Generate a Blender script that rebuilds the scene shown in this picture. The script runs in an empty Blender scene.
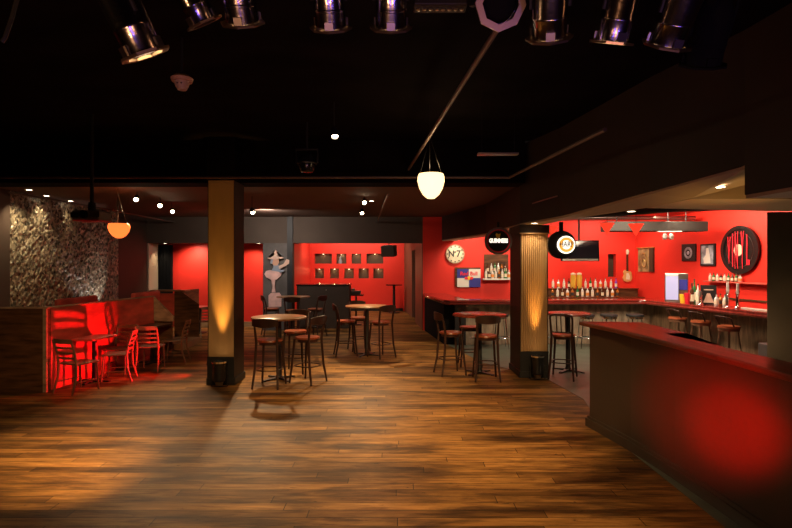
import bpy, bmesh, math, random
from mathutils import Vector, Matrix, Euler
random.seed(7)
S = bpy.context.scene
COL = S.collection
PI = math.pi
F, H = 528.0, 2.0
def P(px, py, Y):
    return Vector(((px-396)*Y/F, Y, H-(py-264)*Y/F))
def PX(px, Y): return (px-396)*Y/F

# ------------------------------------------------------------ materials
def mat(name, col, rough=.5, metal=0, spec=.5, emit=None, estr=0, trans=0, noise=None, bump=None, coat=0):
    m = bpy.data.materials.new(name); m.use_nodes = True
    nt = m.node_tree; b = nt.nodes['Principled BSDF']
    b.inputs['Base Color'].default_value = (*col, 1)
    b.inputs['Roughness'].default_value = rough
    b.inputs['Metallic'].default_value = metal
    b.inputs['Specular IOR Level'].default_value = spec
    b.inputs['Transmission Weight'].default_value = trans
    b.inputs['Coat Weight'].default_value = coat
    b.inputs['Coat Roughness'].default_value = .12
    if emit:
        b.inputs['Emission Color'].default_value = (*emit, 1); b.inputs['Emission Strength'].default_value = estr
    if noise or bump:
        tc = nt.nodes.new('ShaderNodeTexCoord'); mp = nt.nodes.new('ShaderNodeMapping')
        nt.links.new(tc.outputs['Object'], mp.inputs['Vector'])
        nz = nt.nodes.new('ShaderNodeTexNoise'); nz.inputs['Detail'].default_value = 6
        nt.links.new(mp.outputs[0], nz.inputs['Vector'])
    if noise:
        scale, sc3, amt = noise
        mp.inputs['Scale'].default_value = sc3
        nz.inputs['Scale'].default_value = scale
        mx = nt.nodes.new('ShaderNodeValToRGB')
        mx.color_ramp.elements[0].position = .3; mx.color_ramp.elements[1].position = .7
        mx.color_ramp.elements[0].color = (*[c*(1-amt) for c in col], 1)
        mx.color_ramp.elements[1].color = (*[min(1, c*(1+amt)) for c in col], 1)
        nt.links.new(nz.outputs['Fac'], mx.inputs['Fac']); nt.links.new(mx.outputs[0], b.inputs['Base Color'])
    if bump:
        if not noise: nz.inputs['Scale'].default_value = bump[0]
        bp = nt.nodes.new('ShaderNodeBump'); bp.inputs['Strength'].default_value = bump[1]
        bp.inputs['Distance'].default_value = .01
        nt.links.new(nz.outputs['Fac'], bp.inputs['Height']); nt.links.new(bp.outputs[0], b.inputs['Normal'])
    return m

def floor_mat():
    m = bpy.data.materials.new('plank_floor'); m.use_nodes = True
    nt = m.node_tree; N = nt.nodes; L = nt.links; b = N['Principled BSDF']
    tc = N.new('ShaderNodeTexCoord')
    br = N.new('ShaderNodeTexBrick')
    br.inputs['Scale'].default_value = 1
    br.inputs['Brick Width'].default_value = 1.9; br.inputs['Row Height'].default_value = .13
    br.inputs['Mortar Size'].default_value = .004; br.inputs['Mortar Smooth'].default_value = .2
    br.offset = 0
    br.inputs['Color1'].default_value = (.38, .36, .36, 1); br.inputs['Color2'].default_value = (1, 1, 1, 1)
    br.inputs['Mortar'].default_value = (.12, .12, .12, 1)
    sx_ = N.new('ShaderNodeSeparateXYZ'); L.new(tc.outputs['Object'], sx_.inputs[0])
    dv = N.new('ShaderNodeMath'); dv.operation = 'DIVIDE'; dv.inputs[1].default_value = .13; L.new(sx_.outputs[1], dv.inputs[0])
    fl = N.new('ShaderNodeMath'); fl.operation = 'FLOOR'; L.new(dv.outputs[0], fl.inputs[0])
    wn = N.new('ShaderNodeTexWhiteNoise'); wn.noise_dimensions = '1D'; L.new(fl.outputs[0], wn.inputs['W'])
    ma = N.new('ShaderNodeMath'); ma.operation = 'MULTIPLY_ADD'; ma.inputs[1].default_value = 7; L.new(wn.outputs['Value'], ma.inputs[0]); L.new(sx_.outputs[0], ma.inputs[2])
    cx_ = N.new('ShaderNodeCombineXYZ'); L.new(ma.outputs[0], cx_.inputs[0]); L.new(sx_.outputs[1], cx_.inputs[1])
    L.new(cx_.outputs[0], br.inputs['Vector'])
    def noise(sx, sy, sc, det=8, rough=.6, dist=0):
        mp = N.new('ShaderNodeMapping'); mp.inputs['Scale'].default_value = (sx, sy, 1)
        L.new(tc.outputs['Object'], mp.inputs['Vector'])
        n = N.new('ShaderNodeTexNoise'); n.inputs['Scale'].default_value = sc; n.inputs['Detail'].default_value = det
        n.inputs['Roughness'].default_value = rough; n.inputs['Distortion'].default_value = dist
        L.new(mp.outputs[0], n.inputs['Vector']); return n
    n1 = noise(1.1, 9, 2.0, 10, .68, .6)    # grain
    n2 = noise(.42, 1.9, 1.5, 5, .6, .4)    # worn dark patches
    n3 = noise(2.5, 15, 1.5, 6, .7, 1.2)    # dark flecks and knots
    r1 = N.new('ShaderNodeValToRGB'); e = r1.color_ramp.elements
    e[0].position = .30; e[0].color = (.15, .060, .018, 1)
    e[1].position = .70; e[1].color = (.64, .32, .085, 1)
    L.new(n1.outputs['Fac'], r1.inputs['Fac'])
    r2 = N.new('ShaderNodeValToRGB'); e = r2.color_ramp.elements
    e[0].position = .38; e[0].color = (.20, .19, .20, 1); e[1].position = .56; e[1].color = (1, 1, 1, 1)
    L.new(n2.outputs['Fac'], r2.inputs['Fac'])
    r3 = N.new('ShaderNodeValToRGB'); e = r3.color_ramp.elements
    e[0].position = .31; e[0].color = (.10, .08, .07, 1); e[1].position = .39; e[1].color = (1, 1, 1, 1)
    L.new(n3.outputs['Fac'], r3.inputs['Fac'])
    def mul(a, c, f=1):
        x = N.new('ShaderNodeMix'); x.data_type = 'RGBA'; x.blend_type = 'MULTIPLY'; x.inputs['Factor'].default_value = f
        L.new(a, x.inputs['A']); L.new(c, x.inputs['B']); return x.outputs['Result']
    c = mul(r1.outputs[0], r2.outputs[0], .9); c = mul(c, br.outputs['Color'], 1); c = mul(c, r3.outputs[0], .9)
    L.new(c, b.inputs['Base Color'])
    rr = N.new('ShaderNodeMapRange'); rr.inputs['To Min'].default_value = .6; rr.inputs['To Max'].default_value = .42
    b.inputs['Specular IOR Level'].default_value = .11
    L.new(n1.outputs['Fac'], rr.inputs['Value']); L.new(rr.outputs[0], b.inputs['Roughness'])
    bp = N.new('ShaderNodeBump'); bp.inputs['Strength'].default_value = .35; bp.inputs['Distance'].default_value = .006
    ad = N.new('ShaderNodeMath'); ad.operation = 'ADD'
    L.new(n3.outputs['Fac'], ad.inputs[0]); L.new(br.outputs['Fac'], ad.inputs[1]); ad.inputs[1].default_value = 0
    iv = N.new('ShaderNodeMath'); iv.operation = 'SUBTRACT'
    L.new(n3.outputs['Fac'], iv.inputs[0]); L.new(br.outputs['Fac'], iv.inputs[1])
    L.new(iv.outputs[0], bp.inputs['Height']); L.new(bp.outputs[0], b.inputs['Normal'])
    return m

def stone_mat():
    m = bpy.data.materials.new('rough_stone'); m.use_nodes = True
    nt = m.node_tree; N = nt.nodes; L = nt.links; b = N['Principled BSDF']
    tc = N.new('ShaderNodeTexCoord')
    v = N.new('ShaderNodeTexVoronoi'); v.inputs['Scale'].default_value = 20
    n = N.new('ShaderNodeTexNoise'); n.inputs['Scale'].default_value = 9; n.inputs['Detail'].default_value = 5
    L.new(tc.outputs['Object'], v.inputs['Vector']); L.new(tc.outputs['Object'], n.inputs['Vector'])
    r = N.new('ShaderNodeValToRGB'); e = r.color_ramp.elements
    e[0].position = .0; e[0].color = (.02, .017, .012, 1); e[1].position = 1; e[1].color = (.40, .34, .23, 1)
    sp = N.new('ShaderNodeSeparateColor'); L.new(v.outputs['Color'], sp.inputs[0])
    L.new(sp.outputs[0], r.inputs['Fac']); L.new(r.outputs[0], b.inputs['Base Color'])
    b.inputs['Roughness'].default_value = .28
    bp = N.new('ShaderNodeBump'); bp.inputs['Strength'].default_value = 1; bp.inputs['Distance'].default_value = .06
    ad = N.new('ShaderNodeMath'); ad.operation = 'ADD'; L.new(sp.outputs[1], ad.inputs[0]); L.new(n.outputs['Fac'], ad.inputs[1])
    L.new(ad.outputs[0], bp.inputs['Height']); L.new(bp.outputs[0], b.inputs['Normal'])
    return m

M = {}
M['floor'] = floor_mat()
M['tile'] = mat('grey_floor', (.07, .085, .065), .35, noise=(3, (1, 1, 1), .35), bump=(3, .2))
M['stone'] = stone_mat()
M['ceil'] = mat('black_ceiling', (.006, .0045, .0045), .9, spec=.04, noise=(1.2, (1, 2, 1), .5), bump=(1, .6))
M['ceilback'] = mat('brown_ceiling', (.12, .075, .055), .8, spec=.2)
M['dark'] = mat('dark_brown_paint', (.040, .026, .018), .6, spec=.3, noise=(1.5, (1, 1, 1), .15))
M['header'] = mat('charcoal_brown_paint', (.078, .056, .043), .7, spec=.2, noise=(1, (1, 1, 1), .12))
M['pilaster'] = mat('olive_brown_paint', (.085, .060, .038), .6, noise=(1.5, (1, 1, 1), .2))
M['mural'] = mat('charcoal_wall', (.11, .10, .095), .75, spec=.2, noise=(2, (1, 1, 1), .3))
M['soffit'] = mat('warm_soffit_paint', (.50, .37, .25), .6, spec=.3)
M['red'] = mat('red_paint', (.78, .035, .022), .5, spec=.35, noise=(1.1, (1, 1, 1), .07))
M['redceil'] = mat('red_ceiling_paint', (.55, .03, .02), .3, spec=.5)
M['pale'] = mat('lit_wall_end_paint', (.38, .30, .22), .7)  # brown side wall, lightened here for the downlight falling on it
M['brownboard'] = mat('brown_boards', (.14, .06, .035), .5, noise=(3, (8, 8, .5), .35))
M['baseboard'] = mat('pale_wood_skirting', (.33, .20, .10), .5, noise=(3, (1, 1, 6), .3))
M['column'] = mat('tan_column', (.50, .31, .145), .55, spec=.3, noise=(8, (1, 1, .2), .10), bump=(1, .1))
M['black'] = mat('black_matte', (.012, .011, .012), .55, spec=.4)
M['blackgloss'] = mat('black_gloss', (.01, .01, .011), .18)
M['cloth'] = mat('black_cloth', (.006, .006, .007), .95, spec=.1)
M['board'] = mat('dark_stained_boards', (.10, .042, .018), .5, spec=.2, noise=(2.2, (1, 1, 7), .6), bump=(1, .3))
M['redboard'] = mat('red_and_red_lit_boards', (.55, .08, .06), .42, noise=(2.2, (1, 1, 3), .35), bump=(1, .3))  # own red of benches and ledge; red light put in on the partition
M['boardlight'] = mat('worn_pale_board', (.32, .20, .13), .5, noise=(3, (2, 2, 4), .4))
M['rail'] = mat('rail_panel_paint', (.052, .034, .022), .42, spec=.4, noise=(1.4, (1, 1, 1), .12))
M['railtop'] = mat('varnished_mahogany', (.13, .030, .012), .34, spec=.3, noise=(2.5, (6, .8, 1), .4), coat=.12)
M['bartop'] = mat('red_varnished_bar_top', (.20, .022, .016), .15, noise=(2.5, (1, 6, 1), .35), coat=.6)
M['barpanel'] = mat('worn_grey_brown_panel', (.22, .165, .11), .6, noise=(3, (3, 3, 1), .5), bump=(1, .4))
M['barpanel2'] = mat('brown_bar_boards', (.20, .12, .065), .5, noise=(3, (6, 6, .8), .5), bump=(1, .3))
M['chair'] = mat('dark_walnut_stain', (.038, .015, .010), .32, noise=(8, (1, 1, .4), .3))
M['seat'] = mat('red_brown_seat_wood', (.30, .075, .028), .30, noise=(5, (6, 1, 1), .3))
M['chairw'] = mat('worn_walnut_stain', (.17, .08, .045), .35, noise=(8, (1, 1, .4), .3))
M['chairr'] = mat('red_lit_walnut', (.34, .12, .09), .35, noise=(8, (1, 1, .4), .2))  # chair wood with the red floor light put into its colour
M['tabletop'] = mat('brown_table_wood', (.24, .115, .055), .28, noise=(3, (1, 8, 1), .4))
M['tabletopred'] = mat('red_table_wood', (.33, .055, .030), .25, noise=(3, (1, 8, 1), .35))
M['iron'] = mat('black_cast_iron', (.02, .018, .017), .4, metal=.3)
M['chrome'] = mat('chrome', (.75, .75, .77), .12, metal=1)
M['steel'] = mat('dull_steel', (.42, .38, .35), .32, metal=1)
M['pipe'] = mat('dull_grey_pipe', (.16, .12, .10), .5, metal=.6)
M['can'] = mat('polished_can_metal', (.40, .38, .42), .20, metal=1, bump=(30, .15))
M['canring'] = mat('can_ring_metal', (.42, .32, .22), .35, metal=1)
M['bulb'] = mat('lit_warm_bulb', (1, .9, .7), .4, emit=(1, .80, .50), estr=60)
M['down'] = mat('lit_downlight', (1, .9, .75), .4, emit=(1, .80, .55), estr=12)
M['canlens'] = mat('lit_lens', (1, .8, .5), .4, emit=(1, .68, .34), estr=6)
M['lensdark'] = mat('unlit_lens', (.05, .04, .07), .1)
M['globe'] = mat('lit_white_glass', (1, .9, .7), .3, emit=(1, .66, .30), estr=2.6)
M['globeor'] = mat('lit_orange_glass', (1, .4, .1), .3, emit=(1, .17, .03), estr=1.8)
M['redglass'] = mat('lit_red_glass', (.9, .1, .05), .3, emit=(1, .05, .02), estr=1.0)
M['white'] = mat('white_paint', (.75, .73, .68), .4)
M['cream'] = mat('cream_enamel', (.62, .55, .40), .4, noise=(9, (1, 1, 1), .2))
M['gold'] = mat('gold_liquid', (.75, .45, .06), .3)
M['goldmetal'] = mat('antique_gold', (.45, .30, .10), .4, metal=.6, noise=(9, (1, 1, 1), .5), bump=(1, .8))
M['blue'] = mat('blue_print', (.03, .035, .28), .4)
M['redprint'] = mat('red_print', (.75, .02, .04), .4)
M['yellow'] = mat('yellow_print', (.9, .55, .03), .4)
M['pink'] = mat('pink_paint', (.72, .46, .42), .6, noise=(6, (1, 1, 1), .15))
M['skin'] = mat('tan_paint', (.55, .30, .20), .6)
M['straw'] = mat('straw_paint', (.62, .42, .33), .6)
M['bluegrey'] = mat('blue_grey_paint', (.25, .30, .38), .6)
M['screen'] = mat('dark_screen', (.012, .012, .018), .12)
M['signface'] = mat('backlit_white_sign', (.9, .9, .85), .4, emit=(1, .9, .75), estr=1.6)
M['signdark'] = mat('sign_black_enamel', (.02, .018, .016), .25)
M['signor'] = mat('backlit_orange_sign', (.9, .5, .1), .4, emit=(1, .42, .06), estr=1.1)
M['coolface'] = mat('backlit_cooler_panel', (.25, .25, .4), .3, emit=(.7, .68, 1), estr=.5)
M['greenglass'] = mat('green_glass', (.03, .16, .05), .1)
M['amber'] = mat('amber_glass', (.35, .11, .02), .08)
M['clear'] = mat('clear_glass', (.62, .60, .56), .06)
M['brownglass'] = mat('brown_glass', (.08, .03, .015), .08)
M['purple'] = mat('purple_glass', (.25, .08, .5), .15)
M['label'] = mat('cream_label', (.75, .68, .52), .5)
M['labelb'] = mat('black_label', (.03, .03, .03), .5)
M['labelo'] = mat('orange_label', (.7, .25, .05), .5)
M['vinyl'] = mat('black_record', (.012, .011, .011), .25)
M['projector'] = mat('dark_grey_plastic', (.13, .11, .11), .4)
M['beige'] = mat('beige_plastic', (.50, .33, .26), .5)
M['guitar'] = mat('amber_guitar_wood', (.70, .38, .14), .25)
M['relief'] = mat('bronze_relief', (.30, .21, .10), .45, noise=(5, (1, 1, 1), .7), bump=(1, 1))
M['niche'] = mat('brown_niche_paint', (.045, .028, .014), .6)
M['picgrey'] = mat('grey_print', (.30, .33, .40), .4, noise=(7, (1, 1, 1), .7))
M['greymetal'] = mat('grey_paint', (.022, .021, .019), .6)

# ------------------------------------------------------------ mesh helpers
def nb(): return bmesh.new()
def obj(name, bm, m, parent=None, smooth=False, bevel=0, loc=None, rotz=None):
    bmesh.ops.recalc_face_normals(bm, faces=bm.faces[:])
    me = bpy.data.meshes.new(name); bm.to_mesh(me); bm.free()
    me.materials.append(M[m] if isinstance(m, str) else m)
    if smooth:
        for p in me.polygons: p.use_smooth = True
    o = bpy.data.objects.new(name, me); COL.objects.link(o)
    if parent: o.parent = parent
    if smooth: me.set_sharp_from_angle(angle=math.radians(38))
    if bevel:
        b = o.modifiers.new('bevel', 'BEVEL'); b.width = bevel; b.segments = 2; b.limit_method = 'ANGLE'
    if loc is not None: o.location = loc
    if rotz is not None: o.rotation_euler = (0, 0, rotz)
    return o
def box(bm, x0, x1, y0, y1, z0, z1, rot=None, piv=None):
    vs = [bm.verts.new((x, y, z)) for x in (x0, x1) for y in (y0, y1) for z in (z0, z1)]
    for f in ((0,1,3,2),(4,6,7,5),(0,4,5,1),(2,3,7,6),(0,2,6,4),(1,5,7,3)):
        bm.faces.new([vs[i] for i in f])
    if rot is not None:
        bmesh.ops.rotate(bm, verts=vs, cent=piv or ((x0+x1)/2, (y0+y1)/2, (z0+z1)/2), matrix=rot)
    return bm
def prism(bm, pts, z0, z1):
    """polygon in XY extruded z0..z1; z0/z1 may be lists"""
    n = len(pts)
    a = z0 if isinstance(z0, (list, tuple)) else [z0]*n
    c = z1 if isinstance(z1, (list, tuple)) else [z1]*n
    lo = [bm.verts.new((p[0], p[1], a[i])) for i, p in enumerate(pts)]
    hi = [bm.verts.new((p[0], p[1], c[i])) for i, p in enumerate(pts)]
    fa = bm.faces.new(lo); fb = bm.faces.new(hi)
    for i in range(n):
        bm.faces.new((lo[i], lo[(i+1) % n], hi[(i+1) % n], hi[i]))
    bmesh.ops.triangulate(bm, faces=[fa, fb])
    return bm
def plate(bm, pts, y0, y1):
    """polygon in XZ extruded along y"""
    n = len(pts)
    lo = [bm.verts.new((p[0], y0, p[1])) for p in pts]; hi = [bm.verts.new((p[0], y1, p[1])) for p in pts]
    fa = bm.faces.new(lo); fb = bm.faces.new(hi)
    for i in range(n): bm.faces.new((lo[i], lo[(i+1) % n], hi[(i+1) % n], hi[i]))
    bmesh.ops.triangulate(bm, faces=[fa, fb])
    return bm
def tube(bm, pts, r, seg=8, closed=False):
    pts = [Vector(p) for p in pts]; n = len(pts)
    rs = r if isinstance(r, (list, tuple)) else [r]*n
    rings = []; ref = None
    for i, p in enumerate(pts):
        if closed: t = pts[(i+1) % n]-pts[i-1]
        else: t = pts[min(i+1, n-1)]-pts[max(i-1, 0)]
        t.normalize()
        if ref is None:
            ref = t.orthogonal().normalized()
        ref = (ref-t*ref.dot(t))
        if ref.length < 1e-4: ref = t.orthogonal()
        ref.normalize(); bi = t.cross(ref)
        rings.append([bm.verts.new(p+(ref*math.cos(2*PI*k/seg)+bi*math.sin(2*PI*k/seg))*rs[i]) for k in range(seg)])
    m = n if closed else n-1
    for i in range(m):
        A, B = rings[i], rings[(i+1) % n]
        for k in range(seg): bm.faces.new((A[k], A[(k+1) % seg], B[(k+1) % seg], B[k]))
    if not closed:
        bm.faces.new(rings[0][::-1]); bm.faces.new(rings[-1])
    return bm
def lathe(bm, prof, seg=20, c=(0, 0, 0), mtx=None):
    c = Vector(c); rings = []; new = []
    for r, z in prof:
        if r < 1e-5: v = [bm.verts.new(c+Vector((0, 0, z)))]
        else: v = [bm.verts.new(c+Vector((r*math.cos(2*PI*k/seg), r*math.sin(2*PI*k/seg), z))) for k in range(seg)]
        rings.append(v); new += v
    for A, B in zip(rings, rings[1:]):
        for k in range(seg):
            k2 = (k+1) % seg
            if len(A) == 1 and len(B) == 1: break
            if len(A) == 1: bm.faces.new((A[0], B[k2], B[k]))
            elif len(B) == 1: bm.faces.new((A[k], A[k2], B[0]))
            else: bm.faces.new((A[k], A[k2], B[k2], B[k]))
    if mtx is not None: bmesh.ops.transform(bm, matrix=mtx, verts=new)
    return bm
def disc_y(bm, cx, cz, r, y0, y1, seg=40):
    """disc facing -Y"""
    return plate(bm, [(cx+r*math.cos(2*PI*k/seg), cz+r*math.sin(2*PI*k/seg)) for k in range(seg)], y0, y1)
def ring_y(bm, cx, cz, r0, r1, y0, y1, seg=40):
    R = []
    for k in range(seg):
        a = 2*PI*k/seg; c, s = math.cos(a), math.sin(a)
        R.append([bm.verts.new((cx+r*c, y, cz+r*s)) for r, y in ((r0, y0), (r1, y0), (r1, y1), (r0, y1))])
    for k in range(seg):
        A, B = R[k], R[(k+1) % seg]
        for i in range(4): bm.faces.new((A[i], A[(i+1) % 4], B[(i+1) % 4], B[i]))
    return bm
def text(name, s, size, m, parent, loc, ext=.002, sx=1, bold=0):
    cu = bpy.data.curves.new(name, 'FONT'); cu.body = s; cu.size = size; cu.extrude = ext; cu.offset = bold
    cu.align_x = 'CENTER'; cu.align_y = 'CENTER'; cu.resolution_u = 3
    t = bpy.data.objects.new(name, cu); COL.objects.link(t)
    dg = bpy.context.evaluated_depsgraph_get()
    me = bpy.data.meshes.new_from_object(t.evaluated_get(dg))
    bpy.data.objects.remove(t); bpy.data.curves.remove(cu)
    me.transform(Matrix.Rotation(PI/2, 4, 'X') @ Matrix.Scale(sx, 4, (1, 0, 0)))
    me.materials.clear(); me.materials.append(M[m])
    o = bpy.data.objects.new(name, me); COL.objects.link(o)
    if parent: o.parent = parent
    o.location = loc
    return o
def thing(name, label, cat, loc=(0, 0, 0), rotz=0, group=None):
    o = bpy.data.objects.new(name, None); COL.objects.link(o)
    o.empty_display_size = .1
    o.location = loc; o.rotation_euler = (0, 0, rotz); o['label'] = label; o['category'] = cat
    if group: o['group'] = group
    return o
def tag(o, label, cat, group=None):
    o['label'] = label; o['category'] = cat
    if group: o['group'] = group
    return o
def struct(name, bm, m, **k):
    o = obj(name, bm, m, **k)
    o['kind'] = 'structure'; return o
KIDS = {}
def copy_tree(o, parent=None):
    c = o.copy(); COL.objects.link(c)
    c.parent = parent
    for ch in [x for x in list(COL.objects) if x.parent == o]: copy_tree(ch, c)
    return c
def dup(root, label, loc, rotz=0, group=None):
    c = copy_tree(root); c.location = loc; c.rotation_euler = (0, 0, rotz); c['label'] = label
    if group: c['group'] = group
    return c
def spot(name, loc, tgt, power, col=(1, .75, .45), ang=60, blend=.6, rad=.04):
    l = bpy.data.lights.new(name, 'SPOT'); l.energy = power; l.color = col
    l.spot_size = math.radians(ang); l.spot_blend = blend; l.shadow_soft_size = rad
    o = bpy.data.objects.new(name, l); COL.objects.link(o); o.location = loc
    d = Vector(tgt)-Vector(loc); o.rotation_euler = d.to_track_quat('-Z', 'Y').to_euler()
    return o
def point(name, loc, power, col=(1, .75, .45), rad=.06):
    l = bpy.data.lights.new(name, 'POINT'); l.energy = power; l.color = col; l.shadow_soft_size = rad
    o = bpy.data.objects.new(name, l); COL.objects.link(o); o.location = loc; return o

# ------------------------------------------------------------ setting
YB = 15.9           # plane of the back wall
YR = 16.8           # red wall behind the openings
YF = 22.5           # far red wall
ZC, ZB = 4.1, 3.42
struct('floor', box(nb(), -7.7, 8.8, -1.2, 23, -.12, 0), 'floor')
struct('floor.001', prism(nb(), [(2.50, 1.2), (2.50, 6.3), (2.77, 7.8), (2.62, 9.2), (2.12, 10.1), (1.75, 10.7), (1.3, 13), (1.0, 15.88), (8.4, 15.88), (8.4, 1.2)], -.02, .004), 'tile')
struct('ceiling', box(nb(), -7.7, 8.8, -1.2, 9.0, ZC, ZC+.12), 'ceil')
struct('trim_1', box(nb(), -7.5, 2.2, 9.0, 9.5, 3.385, ZC), 'ceil')
struct('ceiling.001', box(nb(), -7.7, 2.4, 9.5, 23, ZB, ZB+.12), 'ceilback')
struct('ceiling.002', prism(nb(), [(2.75, 6.9), (8.8, 6.9), (8.8, 16.1), (1.7, 16.1), (2.3, 12.5)], 3.3, 3.42), 'redceil')
struct('wall_left', box(nb(), -7.7, -7.5, -1.2, 16.8, 0, ZC+.1), 'dark')
# near pilaster seen at the extreme left
struct('wall_left.001', box(nb(), -7.5, -7.42, 9.2, 10.15, 0, ZC), 'header')
bm = nb()
ny, nz = 90, 56
V = [[None]*(nz+1) for _ in range(ny+1)]
for i in range(ny+1):
    for j in range(nz+1):
        e = 0 if i in (0, ny) or j in (0, nz) else random.uniform(.0, .035)
        V[i][j] = bm.verts.new((-7.47+e, 10.16+i*(14.2-10.16)/ny, .0+j*3.42/nz))
for i in range(ny):
    for j in range(nz): bm.faces.new((V[i][j], V[i+1][j], V[i+1][j+1], V[i][j+1]))
struct('wall_left.002', bm, 'stone')
struct('wall_left.003', box(nb(), -7.5, -7.46, 15.92, 16.75, 0, 2.63), 'pale')
# back wall: header over the openings, mural panel, right red wall
struct('wall_back', box(nb(), -7.5, 0.81, YB, YB+.2, 2.63, ZB), 'header')
struct('wall_back.001', box(nb(), PX(263, YB), PX(293, YB), YB, YB+.2, 0, 2.63), 'mural')
struct('trim_2', box(nb(), PX(287.5, YB), PX(293, YB), YB-.06, YB, 0, ZB), 'black')
# red bar back wall, with two recesses cut (panels around them)
nx0, nx1, nz0, nz1 = PX(608, YB), PX(616, YB), H-13*YB/F, H+10*YB/F
bm = nb()
box(bm, .81, nx0, YB, YB+.2, 0, 3.42); box(bm, nx1, 7.4, YB, YB+.2, 0, 3.42)
box(bm, nx0, nx1, YB, YB+.2, 0, nz0); box(bm, nx0, nx1, YB, YB+.2, nz1, 3.42)
struct('wall_back.002', bm, 'red')
struct('wall_back.003', box(nb(), nx0-.02, nx1+.02, YB+.2, YB+.24, nz0-.02, nz1+.02), 'niche')
def WX(Y): return 7.2+.136*(YB-Y)
struct('wall_right', prism(nb(), [(7.2, YB), (WX(7.2), 7.2), (WX(7.2)+.2, 7.2), (7.4, YB+.1)], 0, 3.42), 'red')
struct('wall_right.001', prism(nb(), [(4.99, 7.1), (8.6, 7.1), (8.6, 7.3), (5.145, 7.3)], 0, 2.699), 'pilaster')
struct('wall_right.002', box(nb(), 8.4, 8.6, -1.2, 7.1, 0, ZC), 'dark')
struct('wall_near', box(nb(), -7.7, 8.8, -1.4, -1.2, 0, ZC+.1), 'dark')
# beyond the openings
struct('wall_back.004', box(nb(), -7.5, -3.8, YR, YR+.15, 0, ZB), 'red')
struct('ceiling.003', box(nb(), -7.5, -3.1, YB+.2, YR, 2.64, 2.8), 'ceilback')
struct('baseboard_back', box(nb(), -7.0, -3.8, YR-.03, YR, 0, .17), 'baseboard')
struct('wall_back.005', box(nb(), -3.8, -3.65, YR+.15, YF, 0, ZB), 'red')
nn = [(314.4, 331.8, 253.5, 263.6), (336.2, 346.4, 253.5, 263.6), (351.4, 361.2, 253.8, 263.6), (366.4, 383.2, 254, 263.6),
      (314.4, 324, 268.6, 278.5), (329.5, 339, 268.6, 278.5), (343.9, 353.8, 268.6, 278.5), (358.4, 368.8, 268.4, 278.5), (373.2, 383.5, 268.2, 278.5)]
def far_wall():
    """far red wall with nine square recesses cut through it"""
    bm = nb()
    def rect(x0, x1, z0, z1): box(bm, x0, x1, YF, YF+.22, z0, z1)
    xs = lambda p: PX(p, YF)
    zs = lambda q: H-(q-264)*YF/F
    rect(-3.8, .35, 0, zs(278.5)); rect(-3.8, .35, zs(253.6), ZB); rect(-3.8, .35, zs(268.5), zs(263.6))
    for rows, za, zb in ((nn[:4], zs(263.6), zs(253.6)), (nn[4:], zs(278.5), zs(268.5))):
        cur = -3.8
        for r in rows: rect(cur, xs(r[0]), za, zb); cur = xs(r[1])
        rect(cur, .35, za, zb)
    return bm
struct('wall_back.006', far_wall(), 'red')
struct('wall_back.007', box(nb(), -3.8, .35, YF+.22, YF+.26, 0, ZB), 'niche')
struct('baseboard_back.001', box(nb(), -3.6, .3, YF-.03, YF, 0, .12), 'black')
bm = nb()
prism(bm, [(.80, YB+.205), (.66, 18.2), (.86, 18.2), (1.0, YB+.205)], 0, ZB)
box(bm, .785, .808, YB-.003, YB+.2, 0, ZB)
prism(bm, [(.60, 19.8), (.35, 22.5), (.55, 22.5), (.80, 19.8)], 0, ZB)
prism(bm, [(.66, 18.2), (.60, 19.8), (.80, 19.8), (.86, 18.2)], 2.5, ZB)
struct('wall_right.003', bm, 'brownboard')
struct('door_1', prism(nb(), [(.74, 18.2), (.68, 19.8), (.74, 19.8), (.80, 18.2)], 0, 2.5), 'blackgloss')
# soffit over the bar front: dark face, painted underside
out = [(3.13, 4.74, 2.86), (2.86, 5.93, 2.79), (2.53, 8.15, 2.71), (2.2, 9.35, 2.69), (2.13, 12.5, 2.70), (1.38, 15.88, 2.69)]
inn = [(3.8, 5.66, 2.86), (3.17, 5.66, 2.705), (3.12, 6.6, 2.70), (2.67, 8.6, 2.70), (2.55, 9.45, 2.69), (2.5, 12.5, 2.70), (1.75, 15.88, 2.69)]
bm = nb()
prism(bm, [(p[0], p[1]) for p in out]+[(p[0], p[1]) for p in inn[::-1]], [p[2]+.03 for p in out]+[p[2]+.03 for p in inn[::-1]], 4.1)
struct('trim_3', bm, 'dark')
bm = nb()
ins = [(p[0]+.015, p[1], p[2]) for p in out]
prism(bm, [(p[0], p[1]) for p in ins]+[(p[0], p[1]) for p in inn[::-1]], [p[2] for p in ins]+[p[2] for p in inn[::-1]], [p[2]+.03 for p in ins]+[p[2]+.03 for p in inn[::-1]])
struct('ceiling.004', bm, 'soffit')
struct('trim_4', prism(nb(), [(3.17, 5.69), (8.4, 5.69), (8.4, 7.09), (5.0, 7.0), (3.14, 6.62)], 2.7, 3.3), 'soffit')
struct('trim_5', box(nb(), 3.8, 8.4, 5.0, 5.68, 3.3, 4.1), 'dark')
struct('ceiling.005', box(nb(), 3.14, 8.4, 4.8, 5.68, 3.25, 3.3), 'soffit')
struct('trim_6', prism(nb(), [(3.13, 4.74), (3.18, 4.24), (3.25, 1.0), (3.3, -1.2), (4.9, -1.2), (4.9, 4.74)], 2.62, 4.1), 'dark')
struct('ceiling.006', prism(nb(), [(3.14, 4.735), (3.19, 4.24), (3.26, 1.0), (3.31, -1.2), (4.9, -1.2), (4.9, 4.735)], 2.59, 2.62), 'soffit')
# bright cornice strip on the long soffit face
struct('trim_7', tube(nb(), [(2.30, 8.9, 3.02), (2.49, 8.15, 3.05)], .010, 6), 'steel')

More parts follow.
